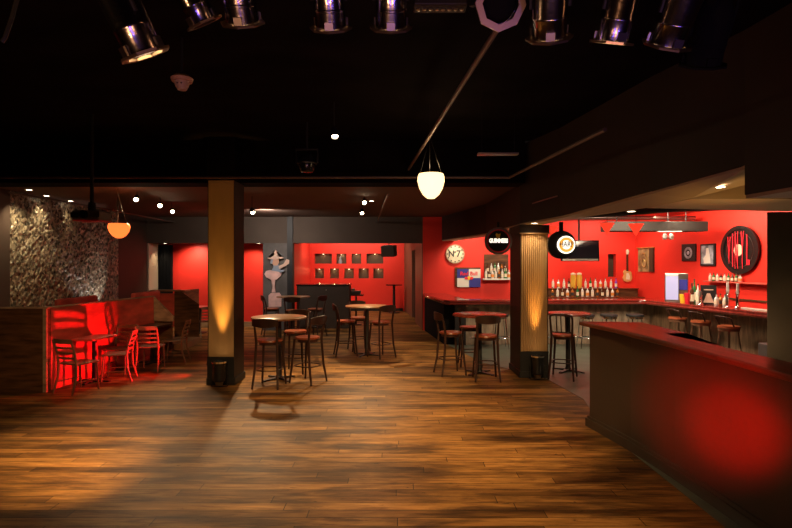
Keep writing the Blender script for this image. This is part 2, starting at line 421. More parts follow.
# columns
def column(x0, x1, y0, y1, ztop, ribbed, label, facem):
    t = thing('column', label, 'column', ((x0+x1)/2, (y0+y1)/2, 0))
    w, d = (x1-x0)/2, (y1-y0)/2
    bm = nb()
    if ribbed:
        n = 13; pts = []
        for k in range(n):
            a = -w+2*w*k/n; s = 2*w/n
            pts += [(a, -d), (a+s*.5, -d-.016)]
        pts += [(w, -d), (w, d), (-w, d)]
        prism(bm, pts, .12, ztop)
    else: box(bm, -w, w, -d, d, .12, ztop)
    obj('shaft', bm, facem, t)
    obj('side_panel', box(nb(), -w-.008, -w-.001, -d-.01, d+.01, .12, ztop), 'dark', t)
    obj('side_panel', box(nb(), w+.001, w+.008, -d-.01, d+.01, .12, ztop), 'dark', t)
    obj('unlit_foot_band', box(nb(), -w-.012, w+.012, -d-.030, -d-.0165, .12, .47), 'black', t)  # black band added for the unlit foot and dark board behind the can
    obj('plinth', box(nb(), -w-.03, w+.03, -d-.03, d+.03, 0.004, .118), 'black', t, bevel=.01)
    if ribbed:
        obj('capital', box(nb(), -w-.025, w+.025, -d-.035, d+.02, ztop-.14, ztop), 'dark', t)
        obj('bead', box(nb(), -w-.03, w+.03, -d-.045, -d-.0355, ztop-.16, ztop-.14), 'column', t)
    return t
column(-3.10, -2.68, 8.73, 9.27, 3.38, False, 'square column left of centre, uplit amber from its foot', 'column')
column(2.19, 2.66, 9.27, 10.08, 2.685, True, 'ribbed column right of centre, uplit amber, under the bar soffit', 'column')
struct('trim_8', box(nb(), -3.12, -2.66, 8.71, 9.0, 3.385, ZC), 'ceil')

# pipes and rails on the ceiling
tag(obj('ceiling_pipe', tube(nb(), [(-7.4, 8.3, 3.36), (1.78, 8.3, 3.36), (2.1, 5.3, 3.35)], .022, 10), 'pipe', smooth=True), 'long steel pipe crossing the room below the beam, bent forward at right', 'pipe')
tag(obj('ceiling_pipe', tube(nb(), [(.75, 3.0, 3.62), (.70, 3.6, 3.62), (.21, 8.95, 3.6)], .022, 10), 'pipe', smooth=True), 'thin steel pipe running away from the stage lights to the dark beam', 'pipe')
tag(obj('ceiling_pipe', tube(nb(), [(-.14, 9.52, 3.25), (-.58, 15.85, 3.25)], .02, 10), 'pipe', smooth=True), 'thin pipe on the rear ceiling running from beam to back wall', 'pipe')
tag(obj('ceiling_pipe', tube(nb(), [(-7.35, 10.0, 3.36), (-6.9, 12, 3.30), (-6.6, 15.8, 3.25)], .018, 8), 'pipe', smooth=True), 'thin pale conduit above the rough stone wall', 'pipe')
t = thing('ceiling_batten', 'short flat metal strip on wires above right of the white pendant', 'batten', (1.18, 6.15, 3.27))
obj('strip', box(nb(), -.23, .24, -.05, .05, 0, .02), 'steel', t)
for x_ in (-.18, .2): obj('wire', tube(nb(), [(x_, 0, .02), (x_, 0, ZC-3.27)], .003, 5), 'black', t)

# ------------------------------------------------------------ dais with partitions, left
def partition():
    t = thing('booth_partition', 'long low partition of dark boards with red-lit side behind the dining chairs', 'partition', (-5.46, 8.26, 0))
    ox, oy = 5.46, -8.26
    q = lambda L: [(x+ox, y+oy) for x, y in L]
    obj('front_panel', prism(nb(), q([(-7.45, 8.26), (-5.46, 8.26), (-5.46, 8.36), (-7.45, 8.36)]), .0, 1.30), 'board', t)
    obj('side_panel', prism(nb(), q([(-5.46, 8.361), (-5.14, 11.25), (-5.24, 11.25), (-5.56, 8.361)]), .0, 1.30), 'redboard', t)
    obj('corner_post', prism(nb(), q([(-5.50, 8.22), (-5.445, 8.22), (-5.445, 8.258), (-5.50, 8.258)]), 0, 1.30), 'boardlight', t)
    bm = nb(); prism(bm, q([(-7.45, 8.24), (-5.44, 8.24), (-5.12, 11.27), (-5.26, 11.27), (-5.57, 8.38), (-7.45, 8.38)]), 1.302, 1.322)
    obj('cap_rail', bm, 'boardlight', t)
    obj('skirting', prism(nb(), q([(-7.45, 8.235), (-5.505, 8.235), (-5.505, 8.258), (-7.45, 8.258)]), 0, .09), 'board', t)
    bm = nb(); plate(bm, [(-5.14+ox, .80), (-4.74+ox, .78), (-4.72+ox, .88), (-5.14+ox, 1.30)], 11.20+oy, 11.26+oy)
    obj('wing_panel', bm, 'boardlight', t)
    bm = nb(); plate(bm, [(-5.13+ox, 0), (-4.76+ox, 0), (-4.76+ox, .775), (-5.13+ox, .79)], 11.21+oy, 11.26+oy)
    obj('end_panel', bm, 'board', t)
partition()
def partition2():
    t = thing('booth_partition', 'short far booth partition with sloping wing near the red opening', 'partition', (-5.5, 13.5, 0))
    obj('wing_panel', plate(nb(), [(0, 0), (.47, 0), (.47, .98), (.05, 1.28), (-.15, 1.30), (-.15, 0)], -.04, 0), 'board', t)
    obj('side_panel', box(nb(), -.16, -.06, .001, 1.4, 0, 1.30), 'board', t)
    obj('counter_ledge', box(nb(), -.75, .15, -.12, .25, 1.302, 1.335), 'tabletop', t)
    obj('back_panel', box(nb(), -.55, -.17, .02, .08, .4, 1.25), 'redboard', t)
partition2()
tag(obj('step_platform', box(nb(), -5.68, -4.95, 12.2, 13.42, 0, .15), 'tabletop', bevel=.01), 'low wooden step between the two booth partitions', 'step')
for k, (x, y) in enumerate(((-6.0, 9.6), (-5.65, 11.5))):
    t = thing('booth_bench', ['red-brown padded bench top showing above the long partition', 'small red bench back beyond the far end of the long partition'][k], 'bench', (x, y, 0))
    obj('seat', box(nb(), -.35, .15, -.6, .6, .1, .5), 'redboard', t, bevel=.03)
    obj('backrest', box(nb(), .16, .26, -.6, .6, .1, 1.40), 'redboard', t, bevel=.04)

# ------------------------------------------------------------ front rail
def rail():
    t = thing('bar_rail', 'curved dark panelled rail with varnished mahogany top, right foreground', 'counter', (2.4, 6.5, 0))
    q = lambda L: [(x-2.4, y-6.5) for x, y in L]
    o = [(2.385, 6.5), (2.535, 5.7), (2.615, 4.95), (2.655, 4.3), (2.675, 3.7), (2.68, 3.0), (2.68, 1.5)]
    i = [(2.79, 1.5), (2.79, 3.0), (2.785, 3.7), (2.765, 4.3), (2.73, 4.95), (2.66, 5.7), (2.66, 6.5)]
    obj('panel', prism(nb(), q(o+i), .0, 1.235), 'rail', t)
    ob = [(2.345, 6.545)]+[(a-.045, b) for a, b in o[1:]]
    ib = [(a-.001, b) for a, b in o[1:]][::-1]+[(2.385, 6.501), (2.66, 6.501), (2.66, 6.545)]
    n = len(ob)
    bm = prism(nb(), q(ob+ib), .0, .10); obj('skirting', bm, 'rail', t)
    ob2 = [(2.365, 6.527)]+[(a-.025, b) for a, b in o[1:]]
    ib2 = [(a-.001, b) for a, b in o[1:]][::-1]+[(2.385, 6.501), (2.66, 6.501), (2.66, 6.527)]
    obj('skirting_cap', prism(nb(), q(ob2+ib2), .101, .13), 'rail', t)
    top = [(2.265, 6.55), (2.40, 5.8), (2.475, 4.95), (2.51, 4.3), (2.525, 3.7), (2.53, 3.0), (2.53, 1.5), (2.92, 1.5), (2.90, 3.0), (2.86, 3.86), (2.81, 4.5), (2.72, 5.42), (3.0, 5.45), (3.0, 6.45)]
    obj('counter_top', prism(nb(), q(top), 1.24, 1.29), 'railtop', t, bevel=.014)
    obj('support_box', box(nb(), .28, .55, -.95, -.10, 0.005, 1.238), 'rail', t)
rail()

# ------------------------------------------------------------ bar counter
BZ = 1.12
def FR(Y): return 6.1+.62*(13.0-Y)/3.5
def bar():
    t = thing('bar_counter', 'long L-shaped bar counter with glossy red-brown top below the red wall', 'counter', (3.5, 13.0, 0))
    q = lambda L: [(x-3.5, y-13.0) for x, y in L]
    top = [(.82, 15.85), (1.17, 12.98), (1.29, 12.80), (6.0, 13.0), (6.12, 12.9), (6.72, 9.5), (6.85, 7.35), (7.4, 7.35), (7.27, 9.55), (6.62, 13.35), (6.45, 13.5), (1.75, 13.35), (1.5, 15.85)]
    obj('counter_top', prism(nb(), q(top), BZ-.05, BZ), 'bartop', t, bevel=.02)
    edge = tube(nb(), [(x-3.5-0.0, y-13.0, BZ-.075) for x, y in [(.87, 15.8), (1.20, 13.0), (1.31, 12.86), (5.98, 13.05), (6.14, 12.93), (6.75, 9.55), (6.88, 7.4)]], .045, 8)
    obj('edge_moulding', edge, 'bartop', t, smooth=True)
    obj('end_panel', prism(nb(), q([(.86, 15.85), (1.19, 13.1), (1.45, 13.1), (1.3, 15.85)]), .005, BZ-.121), 'cloth', t)
    obj('corner_cabinet', prism(nb(), q([(1.452, 12.98), (1.72, 12.98), (1.72, 13.3), (1.452, 13.3)]), .005, BZ-.121), 'black', t)
    obj('front_panel', prism(nb(), q([(1.722, 13.06), (6.2, 13.25), (6.2, 13.35), (1.722, 13.2)]), .005, BZ-.121), 'barpanel', t)
    obj('front_panel', prism(nb(), q([(6.202, 13.25), (6.44, 13.2), (7.08, 9.6), (7.17, 7.4), (7.27, 7.4), (7.18, 9.6), (6.5, 13.35), (6.202, 13.35)]), .005, BZ-.121), 'barpanel2', t)
    obj('foot_rail', tube(nb(), [(x-3.5, y-13.0, .2) for x, y in [(1.8, 12.92), (5.9, 13.08), (6.25, 12.9), (6.9, 9.5), (7.0, 7.5)]], .022, 8), 'chrome', t, smooth=True)
bar()
t = thing('back_bar_cabinet', 'stepped wooden back bar ledge carrying the bottle rows', 'cabinet', (5.6, 15.5, 0))
obj('body', box(nb(), -1.9, 1.5, .0, .36, .005, 1.26), 'board', t)
obj('top', box(nb(), -1.92, 1.52, -.03, .38, 1.262, 1.285), 'railtop', t)
t = thing('bottle_ledge', 'lower wooden ledge in front of the back bar cabinet with the front bottle row', 'shelf', (5.6, 15.5, 0))
obj('shelf_board', box(nb(), -1.9, 1.5, -.45, -.005, 1.02, 1.05), 'railtop', t)
obj('lower_body', box(nb(), -1.88, 1.48, -.43, -.005, .005, 1.018), 'board', t)

# bottles
def bottle(glass, lab, h=.29, r=.038, cap='labelb', square=False):
    t = thing('bottle', '', 'bottle')
    gb_ = obj('glass_body', lathe(nb(), [(0, 0), (r*.9, 0), (r, .01), (r, h*.56), (r*.8, h*.66), (r*.34, h*.74), (r*.32, h*.93), (0, h*.93)], 12), glass, t, smooth=True)
    obj('label', lathe(nb(), [(r*1.03, h*.14), (r*1.03, h*.46)], 12), lab, gb_, smooth=True)
    obj('cap', lathe(nb(), [(0, h*.931), (r*.38, h*.931), (r*.36, h), (0, h)], 10), cap, gb_)
    return t
kinds = [bottle('clear', 'label', .30), bottle('amber', 'labelb', .28, .042), bottle('greenglass', 'label', .31), bottle('clear', 'labelo', .27, .045, 'redprint'), bottle('brownglass', 'label', .29)]
knames = ['clear bottle with cream label', 'amber bottle with black label', 'green bottle with cream label', 'clear bottle with orange label', 'brown bottle with cream label']
used = set()
def put(k, label, loc, group):
    if k not in used:
        used.add(k); o = kinds[k]; o.location = loc; o['label'] = label; o['group'] = group; return o
    return dup(kinds[k], label, loc, random.uniform(0, 6), group)
ordn = ['first', 'second', 'third', 'fourth', 'fifth', 'sixth', 'seventh', 'eighth', 'ninth', 'tenth', 'eleventh', 'twelfth', 'thirteenth', 'fourteenth']
seq = [1, 0, 4, 3, 1, 2, 0, 3, 0, 1, 4, 0, 3, 1]
for i in range(14):
    x = PX(552.5+i*5.0, 15.25)
    k = seq[i]
    put(k, f'{knames[k]}, {ordn[i]} from left on the front back-bar row', (x, 15.25, 1.05), 'bottles on the lower back bar shelf')
seq2 = [0, 3, 0, 4, 0, 2, 0, 3, 0, 0, 1]
i2 = 0
for px in (553, 558.5, 564, 569, 585.5, 590.5, 595.5, 600.5, 605.5, 611):
    k = seq2[i2]
    put(k, f'{knames[k]}, {ordn[i2]} from left on the rear back-bar row', (PX(px, 15.65), 15.65, 1.285), 'bottles on the upper back bar ledge')
    i2 += 1
pb = dup(kinds[0], 'purple bottle at the right end of the upper bottle row', (PX(616, 15.65), 15.65, 1.285), 0, 'bottles on the upper back bar ledge')
for c in list(COL.objects):
    if c.parent == pb and c.name.startswith('glass_body'):
        c.data = c.data.copy(); c.data.materials.clear(); c.data.materials.append(M['purple'])
for i, px in enumerate((573.2, 579.2)):
    t = thing('drink_jar', ['golden filled glass jar among the upper bottles, left of the pair', 'golden filled glass jar among the upper bottles, right of the pair'][i], 'jar', (PX(px, 15.6), 15.6, 1.285), 0, 'golden jars on the back bar')
    obj('body', lathe(nb(), [(0, 0), (.06, 0), (.075, .03), (.085, .3), (.07, .40), (0, .40)], 16), 'gold', t, smooth=True)
    obj('lid', lathe(nb(), [(0, .401), (.075, .401), (.07, .44), (.02, .46), (0, .46)], 16), 'label', t, smooth=True)

# left wall bottle shelf
t = thing('wall_shelf', 'white-edged bottle shelf with dark backing panel beside the round black sign', 'shelf', (PX(496, YB), YB, 1.57))
obj('back_panel', box(nb(), -.36, .36, -.03, -.002, .02, .72), 'board', t)
obj('shelf_board', box(nb(), -.42, .42, -.3, -.002, -.04, 0), 'white', t)
obj('riser', box(nb(), -.33, .33, -.14, -.04, .001, .17), 'black', t)
sq = [0, 4, 3, 0, 1, 0, 2, 3]
for i in range(8):
    k = sq[i]; put(k, f'{knames[k]}, {ordn[i]} from left, front row, white-edged wall shelf', (PX(496, YB)-.34+i*.097, YB-.22, 1.571), 'bottles on the white-edged wall shelf')
sq = [4, 0, 2, 0, 1, 4]
for i in range(6):
    k = sq[i]; put(k, f'{knames[k]}, {ordn[i]} from left, rear row, white-edged wall shelf', (PX(496, YB)-.26+i*.104, YB-.09, 1.742), 'bottles on the white-edged wall shelf')

# ------------------------------------------------------------ signs on the left red wall
t = thing('wall_sign', 'round cream enamel sign reading No 7 on the red wall', 'sign', (PX(455, YB), YB-.005, H+10*YB/F))
ds_ = obj('disc', disc_y(nb(), 0, 0, .275, -.04, 0), 'cream', t)
obj('rim', ring_y(nb(), 0, 0, .262, .285, -.055, -.0405), 'boardlight', t)
for k in range(12):
    a = 2*PI*k/12; obj('rim_mark', box(nb(), -.02, .02, -.046, -.0405, .215, .25, Matrix.Rotation(a, 3, 'Y'), (0, 0, 0)), 'labelb', ds_)
text('lettering', 'N', .26, 'labelb', t, (-.115, -.044, .0), sx=.9, bold=.008)
text('lettering', 'o', .12, 'labelb', t, (-.005, -.044, .06), bold=.004)
text('lettering', '7', .28, 'labelb', t, (.10, -.044, .0), sx=.9, bold=.008)
t = thing('wall_sign', 'blue and white quartered energy drink sign on the red wall', 'sign', (PX(468.5, YB), YB-.004, H-14*YB/F))
w, h = .35, .27
obj('backing', box(nb(), -w-.06, w, -.05, 0, -h+.02, h+.05), 'board', t)
obj('panel', box(nb(), -w, 0, -.075, -.051, 0, h), 'blue', t); obj('panel', box(nb(), 0, w, -.075, -.051, -h, 0), 'blue', t)
obj('panel', box(nb(), 0, w, -.075, -.051, 0, h), 'white', t); obj('panel', box(nb(), -w, 0, -.075, -.051, -h, 0), 'white', t)
obj('emblem', disc_y(nb(), 0, 0, .06, -.082, -.076, 20), 'yellow', t)
for s in (-1, 1):
    obj('emblem', plate(nb(), [(s*.02, -.03), (s*.05, .03), (s*.09, .045), (s*.13, .02), (s*.12, -.03), (s*.08, -.045)], -.088, -.083), 'redprint', t)
text('lettering', 'Red Bull', .155, 'redprint', t, (0, -.08, .13), bold=.004)

# round blade signs by the ribbed column
def bladesign(px, py, Y, r, label):
    t = thing('hanging_sign', label, 'sign', P(px, py, Y)); return t
t = bladesign(498.5, 241, 9.3, .24, 'round black sign with red rim and yellow harp hanging left of the ribbed column')
obj('housing', disc_y(nb(), 0, 0, .235, 0, .09, 48), 'signdark', t)
obj('rim', ring_y(nb(), 0, 0, .205, .24, -.012, -.001, 48), 'steel', t)
obj('rim', ring_y(nb(), 0, 0, .188, .204, -.010, -.001, 48), 'redprint', t)
text('lettering', 'GUINNESS', .10, 'signface', t, (0, -.006, .002), sx=.70, bold=.004)
bm = nb(); plate(bm, [(-.035, .06), (.02, .06), (.035, .13), (.0, .12), (-.04, .14), (-.05, .11)], -.010, -.001)
obj('harp_emblem', bm, 'yellow', t)
obj('bracket', box(nb(), -.02, .02, .02, .06, .236, H+42*9.3/F-t.location.z), 'black', t)
t = bladesign(562, 244.8, 9.0, .24, 'round black sign with backlit white and orange face, right of the ribbed column')
obj('housing', disc_y(nb(), 0, 0, .24, .0, .09, 48), 'signdark', t)
obj('face', disc_y(nb(), .065, 0, .15, -.03, -.001, 48), 'signface', t)
obj('face_ring', ring_y(nb(), .065, 0, .078, .125, -.036, -.0305, 48), 'signor', t)
text('lettering', 'HARP', .13, 'labelb', t, (.065, -.040, .005), bold=.002, sx=.75)
obj('bracket', box(nb(), -.03, .03, .03, .07, .238, 2.72-t.location.z), 'black', t)

# television, hung from the ceiling
t = thing('television', 'black flat television hanging tilted behind the round orange-lit sign', 'television', P(580, 251, 14.2), -.12)
obj('bezel', box(nb(), -.50, .50, 0, .07, -.27, .29, Matrix.Rotation(-.1, 3, 'X'), (0, 0, 0)), 'blackgloss', t, bevel=.01)
obj('screen', box(nb(), -.46, .46, -.006, -.001, -.20, .26, Matrix.Rotation(-.1, 3, 'X'), (0, 0, 0)), 'screen', t)
obj('speaker_bar', box(nb(), -.46, .46, -.02, -.007, -.265, -.215, Matrix.Rotation(-.1, 3, 'X'), (0, 0, 0)), 'steel', t)
obj('ceiling_arm', tube(nb(), [(0, .12, 0), (0, .14, 3.3-t.location.z)], .025, 8), 'black', t)

# guitar on back wall
t = thing('electric_guitar', 'amber electric guitar mounted upright on the red wall', 'guitar', (PX(626.8, YB), YB-.001, 0))
Z0 = H-17*YB/F
body = [(-.03, .30), (-.08, .34), (-.13, .27), (-.10, .19), (-.14, .09), (-.10, .0), (0, -.03), (.11, 0), (.15, .10), (.10, .19), (.13, .25), (.09, .30), (.04, .27), (.03, .29)]
obj('body', plate(nb(), [(a, b+Z0) for a, b in body], -.05, 0), 'guitar', t, bevel=.01)
obj('pickguard', plate(nb(), [(-.05, Z0+.05), (.06, Z0+.04), (.07, Z0+.15), (.03, Z0+.24), (-.03, Z0+.24)], -.056, -.051), 'label', t)
nk_ = obj('neck', box(nb(), -.022, .022, -.052, -.01, Z0+.30, Z0+.80), 'brownglass', t)
obj('headstock', plate(nb(), [(-.03, Z0+.801), (.03, Z0+.801), (.05, Z0+.90), (.02, Z0+.95), (-.035, Z0+.93)], -.045, -.015), 'label', nk_)

# framed things on the right red wall
AW = math.atan2(-.991, .135)
def onwall(px, py, name, label, cat):
    Y = (7.2+.136*YB)/((px-396)/F+.136)
    p = P(px, py, Y); 
    return thing(name, label, cat, (p.x-.006, p.y-.001, p.z), AW)
t = onwall(647, 260, 'relief_picture', 'bronze swirling relief picture in the corner of the red walls', 'picture')
obj('panel', box(nb(), -.40, .18, -.02, 0, -.34, .34), 'relief', t)
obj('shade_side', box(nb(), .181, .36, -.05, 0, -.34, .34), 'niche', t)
obj('frame', box(nb(), -.42, .38, -.06, 0, .341, .37), 'goldmetal', t)
bm = nb(); tube(bm, [(.03*math.cos(a)*(1+a*.6)-.1, -.03, .03*math.sin(a)*(1+a*.9)-.05) for a in [k*.4 for k in range(22)]], .015, 6)
obj('relief_curve', bm, 'goldmetal', t, smooth=True)
t = onwall(689.8, 252.5, 'framed_picture', 'black framed picture with pale ring emblem, left of the two small pictures', 'picture')
obj('frame', box(nb(), -.26, .26, -.04, 0, -.22, .22), 'black', t, bevel=.01)
obj('emblem', ring_y(nb(), 0, -.01, .09, .15, -.046, -.041, 24), 'picgrey', t); obj('emblem', disc_y(nb(), 0, -.01, .05, -.046, -.041, 24), 'picgrey', t)
t = onwall(709, 255, 'framed_picture', 'taller black framed grey-blue picture beside the record sign', 'picture')
obj('frame', box(nb(), -.25, .25, -.04, 0, -.27, .27), 'black', t, bevel=.01)
obj('print', box(nb(), -.20, .20, -.046, -.041, -.22, .23), 'picgrey', t)
obj('figure', plate(nb(), [(-.1, -.2), (.12, -.2), (.1, -.05), (.03, .0), (.05, .17), (-.02, .17), (-.04, 0), (-.13, -.08)], -.05, -.047), 'white', t)
t = onwall(742, 250, 'record_sign', 'huge black record sign with red capital letters on the right red wall', 'sign')
obj('record', disc_y(nb(), 0, 0, .53, -.05, 0, 56), 'vinyl', t)
obj('rim', ring_y(nb(), 0, 0, .46, .545, -.08, -.051, 56), 'vinyl', t)
obj('groove', ring_y(nb(), 0, 0, .38, .385, -.054, -.051, 56), 'steel', t)
obj('centre_label', disc_y(nb(), -.04, 0, .13, -.056, -.051, 32), 'label', t)
for ch, x, sz in (('V', -.30, .62), ('I', -.19, .76), ('N', -.08, .84), ('Y', .09, .84), ('L', .25, .68)):
    o = text('letter', ch, 1.0, 'redprint', t, (0, -.064, .0), ext=.004, bold=.02)
    bb = [Vector(c) for c in o.bound_box]; hh = max(c.z for c in bb)-min(c.z for c in bb); ww = max(c.x for c in bb)-min(c.x for c in bb)
    tw = .03 if ch == 'I' else .095
    cx = (max(c.x for c in bb)+min(c.x for c in bb))/2; cz = (max(c.z for c in bb)+min(c.z for c in bb))/2
    o.data.transform(Matrix.Diagonal((tw/ww, 1, sz/hh, 1)) @ Matrix.Translation((-cx, 0, -cz))); o.location.x = x
# wall shelf on right with small bottles
pa, pb_ = 12.9, 10.9
t = thing('wall_shelf', 'narrow red ledge under the record sign', 'shelf', (WX(11.8)-.005, 11.8, 1.60), AW)
obj('shelf_board', box(nb(), -1.0, .9, -.2, 0, -.03, 0), 'redboard', t)
obj('back_rail', box(nb(), -1.0, .9, -.02, 0, -.42, -.38), 'board', t)
for i in range(9):
    k = [0, 2, 0, 4, 0, 2, 4, 2, 3][i]; s = -.88+i*.115
    x = WX(11.8)-.005+s*.135-.10*.991; y = 11.8-s*.991-.1*.135
    c = put(k, f'{knames[k]}, {ordn[i]} from left on ledge below record sign', (x, y, 1.601), 'bottles on the ledge under the record sign')
    c.scale = (.9, .9, .62)

# things on the side counter
def oncounter(px, dep):
    a = (px-396)/F; Y = (6.1+dep+.62*13/3.5)/(a+.62/3.5); return (a*Y, Y, BZ+.001)
ca = math.atan2(-.98, .18)*.35
x, y, z = oncounter(680, .38)
t = thing('drink_cooler', 'small lit white drink cooler on the side counter', 'cooler', (x-.03, y+.1, z), -.5)
obj('cabinet', box(nb(), -.24, .24, -.18, .18, 0, .66), 'steel', t, bevel=.01)
obj('lit_panel', box(nb(), -.22, .04, -.19, -.181, .05, .60), 'coolface', t)
obj('header_panel', box(nb(), -.22, .04, -.192, -.182, .61, .65), 'white', t)
obj('side_print', box(nb(), .06, .23, -.19, -.181, .28, .52), 'blue', t)
x, y, z = oncounter(682.8, .14)
tag(obj('juice_cup', lathe(nb(), [(0, 0), (.05, 0), (.07, .2), (0, .2)], 16), 'yellow', loc=(x, y, z), smooth=True), 'yellow cup standing before the lit drink cooler', 'cup')
x, y, z = oncounter(687.4, .06)
tag(obj('juice_cup', lathe(nb(), [(0, 0), (.045, 0), (.07, .24), (0, .24)], 16), 'redprint', loc=(x, y, z), smooth=True), 'tall red cup beside the yellow cup', 'cup')
for px, g, lab, hh, d in ((692, 'brownglass', 'tall dark bottle next to the lit drink cooler', 1.6, .14), (694.5, 'greenglass', 'tall green bottle on the side counter', 1.75, .40), (698, 'clear', 'clear bottle behind the leftmost beer tap', 1.5, .22), (716.5, 'clear', 'short clear bottle left of the middle beer tap', .85, .3), (720.5, 'amber', 'short amber bottle left of the middle beer tap', .9, .46), (725, 'clear', 'short clear bottle touching the middle beer tap\'s left side', .8, .42)):
    k = {'brownglass': 4, 'greenglass': 2, 'clear': 0, 'amber': 1}[g]
    c = put(k, lab, oncounter(px, d), 'bottles on the side counter'); c.scale = (1.15, 1.15, hh)
x, y, z = oncounter(708.5, .44)
t = thing('menu_board', 'black menu card with pale figure standing on the side counter', 'menu', (x, y, z), -.5)
obj('card', box(nb(), -.15, .15, -.03, .03, 0, .42), 'black', t)
obj('figure', plate(nb(), [(-.1, .04), (.1, .04), (.08, .1), (.02, .13), (.03, .24), (-.03, .24), (-.03, .13)], -.036, -.031), 'straw', t)
obj('figure', box(nb(), -.09, .09, -.036, -.031, .31, .33), 'straw', t)
def tap(px, lab, hh):
    x, y, z = oncounter(px, .2)
    t = thing('beer_tap', lab, 'beer tap', (x, y, z), -.5, 'beer taps on the side counter')
    obj('tower', lathe(nb(), [(0, 0), (.06, 0), (.055, .02), (.032, .04), (.032, hh*.6), (.04, hh*.62), (.04, hh*.68), (0, hh*.7)], 16), 'chrome', t, smooth=True)
    obj('spout', tube(nb(), [(0, -.03, hh*.52), (0, -.1, hh*.52), (0, -.13, hh*.42)], .014, 8), 'chrome', t, smooth=True)
    obj('handle', box(nb(), -.025, .025, -.075, -.045, hh*.57, hh), 'white' if hh > .4 else 'steel', t, bevel=.008)
tap(700.5, 'short chrome beer tap, leftmost of the three', .30)
tap(727.5, 'tall chrome beer tap, middle of the three', .52)
tap(737.5, 'tall chrome beer tap, rightmost of the three', .50)
x, y, z = oncounter(760, .34)
tag(obj('drip_mat', box(nb(), -.45, .45, -.1, .1, 0, .015), 'white', loc=(x, y, z), rotz=AW), 'long white bar mat on the side counter below the record sign', 'mat')

# ceiling equipment above the bar
t = thing('air_duct', 'long dark duct box under the bar ceiling', 'duct', (5.9, 12.2, 2.75))
obj('casing', box(nb(), -1.1, 1.2, -.2, .2, 0, .22), 'greymetal', t, bevel=.01)
obj('light_strip', box(nb(), .05, .6, -.2, -.1, -.02, -.002), 'white', t)
obj('hanger', tube(nb(), [(-.8, 0, .221), (-.8, 0, .549)], .01, 6), 'black', t); obj('hanger', tube(nb(), [(.8, 0, .221), (.8, 0, .549)], .01, 6), 'black', t)
tag(obj('duct_pipe', tube(nb(), [(3.0, 11.0, 3.0), (4.4, 10.6, 3.02), (5.2, 10.0, 3.05), (7.5, 10.2, 3.15)], .07, 12), 'greymetal', smooth=True), 'round grey duct curving under the bar ceiling', 'duct')
tag(obj('duct_pipe', tube(nb(), [(3.2, 12.5, 3.1), (7.3, 12.9, 3.12)], .05, 12), 'steel', smooth=True), 'thin steel duct behind the dark duct box', 'duct')
t = thing('twin_spotlight', 'pair of small white lamps hanging above the bar', 'lamp', P(668, 237, 12.6))
for s in (-1, 1): obj('lamp_head', lathe(nb(), [(0, -.07), (.055, -.05), (.06, .03), (.03, .08), (0, .08)], 12, (s*.075, 0, 0)), 'white', t, smooth=True)
obj('stem', tube(nb(), [(-.06, 0, .07), (0, 0, .12), (0, 0, 3.29-t.location.z)], .012, 6), 'black', t)
lit_red = []
for px, py, Y, lab in ((551, 231, 9.95, 'red glass cone pendant half hidden by the ribbed column'), (607, 228, 9.6, 'red glass cone pendant between the television and the guitar'), (636, 229, 9.2, 'red glass cone pendant in front of the dark duct box')):
    p = P(px, py, Y)
    t = thing('pendant_lamp', lab, 'lamp', p, 0, 'red cone pendants over the bar')
    obj('shade', lathe(nb(), [(.005, -.12), (.13, .09), (.125, .092), (0, .10)], 20), 'redglass', t, smooth=True)
    obj('cord', tube(nb(), [(0, 0, .1), (0, 0, 3.29-p.z)], .004, 5), 'black', t)

# ------------------------------------------------------------ mural figure
t = thing('wall_figure', 'flat painted dancing figure in wide hat and pink skirt on the charcoal wall', 'wall decoration', (0, YB-.03, 0))
def mp(L): return [(PX(a, YB), H-(b-264)*YB/F) for a, b in L]
obj('pedestal', plate(nb(), mp([(268.8, 295.5), (271, 293), (279.5, 292.5), (282, 296), (281.5, 306.5), (269, 307)]), -.02, 0), 'pink', t)
obj('figure_leg', plate(nb(), mp([(271.5, 279), (275.5, 279), (275, 287), (275.8, 292.4), (272, 292.4), (273, 286)]), -.02, 0), 'pink', t)
obj('skirt', plate(nb(), mp([(270, 270), (266.5, 271), (264.8, 274), (267, 277.5), (272, 280), (277, 279.5), (281, 276), (282, 272.5), (276, 270.5)]), -.03, 0), 'pink', t)
obj('torso', plate(nb(), mp([(273.5, 264), (278.5, 264), (281, 269), (280.5, 272), (272, 270.5), (274, 267)]), -.045, -.031), 'bluegrey', t)
obj('head', plate(nb(), mp([(272.6, 258), (279, 258), (280, 262), (278, 265.5), (274.5, 265.5), (272, 262)]), -.06, -.046), 'skin', t)
obj('hair', plate(nb(), mp([(271.5, 259), (273.8, 259), (273, 264), (271, 263.5)]), -.065, -.061), 'bluegrey', t)
obj('hat', plate(nb(), mp([(267.8, 258.6), (269, 257), (274, 256.3), (275.8, 250), (277, 250.3), (278.8, 256.3), (283, 257), (284.3, 258.3), (276, 259.6)]), -.08, -.066), 'straw', t)
obj('arm', plate(nb(), mp([(279, 266), (284, 264), (287, 259), (289.8, 260), (289.5, 263.5), (285, 266.5), (280, 269)]), -.06, -.046), 'straw', t)
obj('arm', plate(nb(), mp([(280, 270), (285, 269.8), (284.5, 272), (280, 272.8)]), -.06, -.046), 'bluegrey', t)

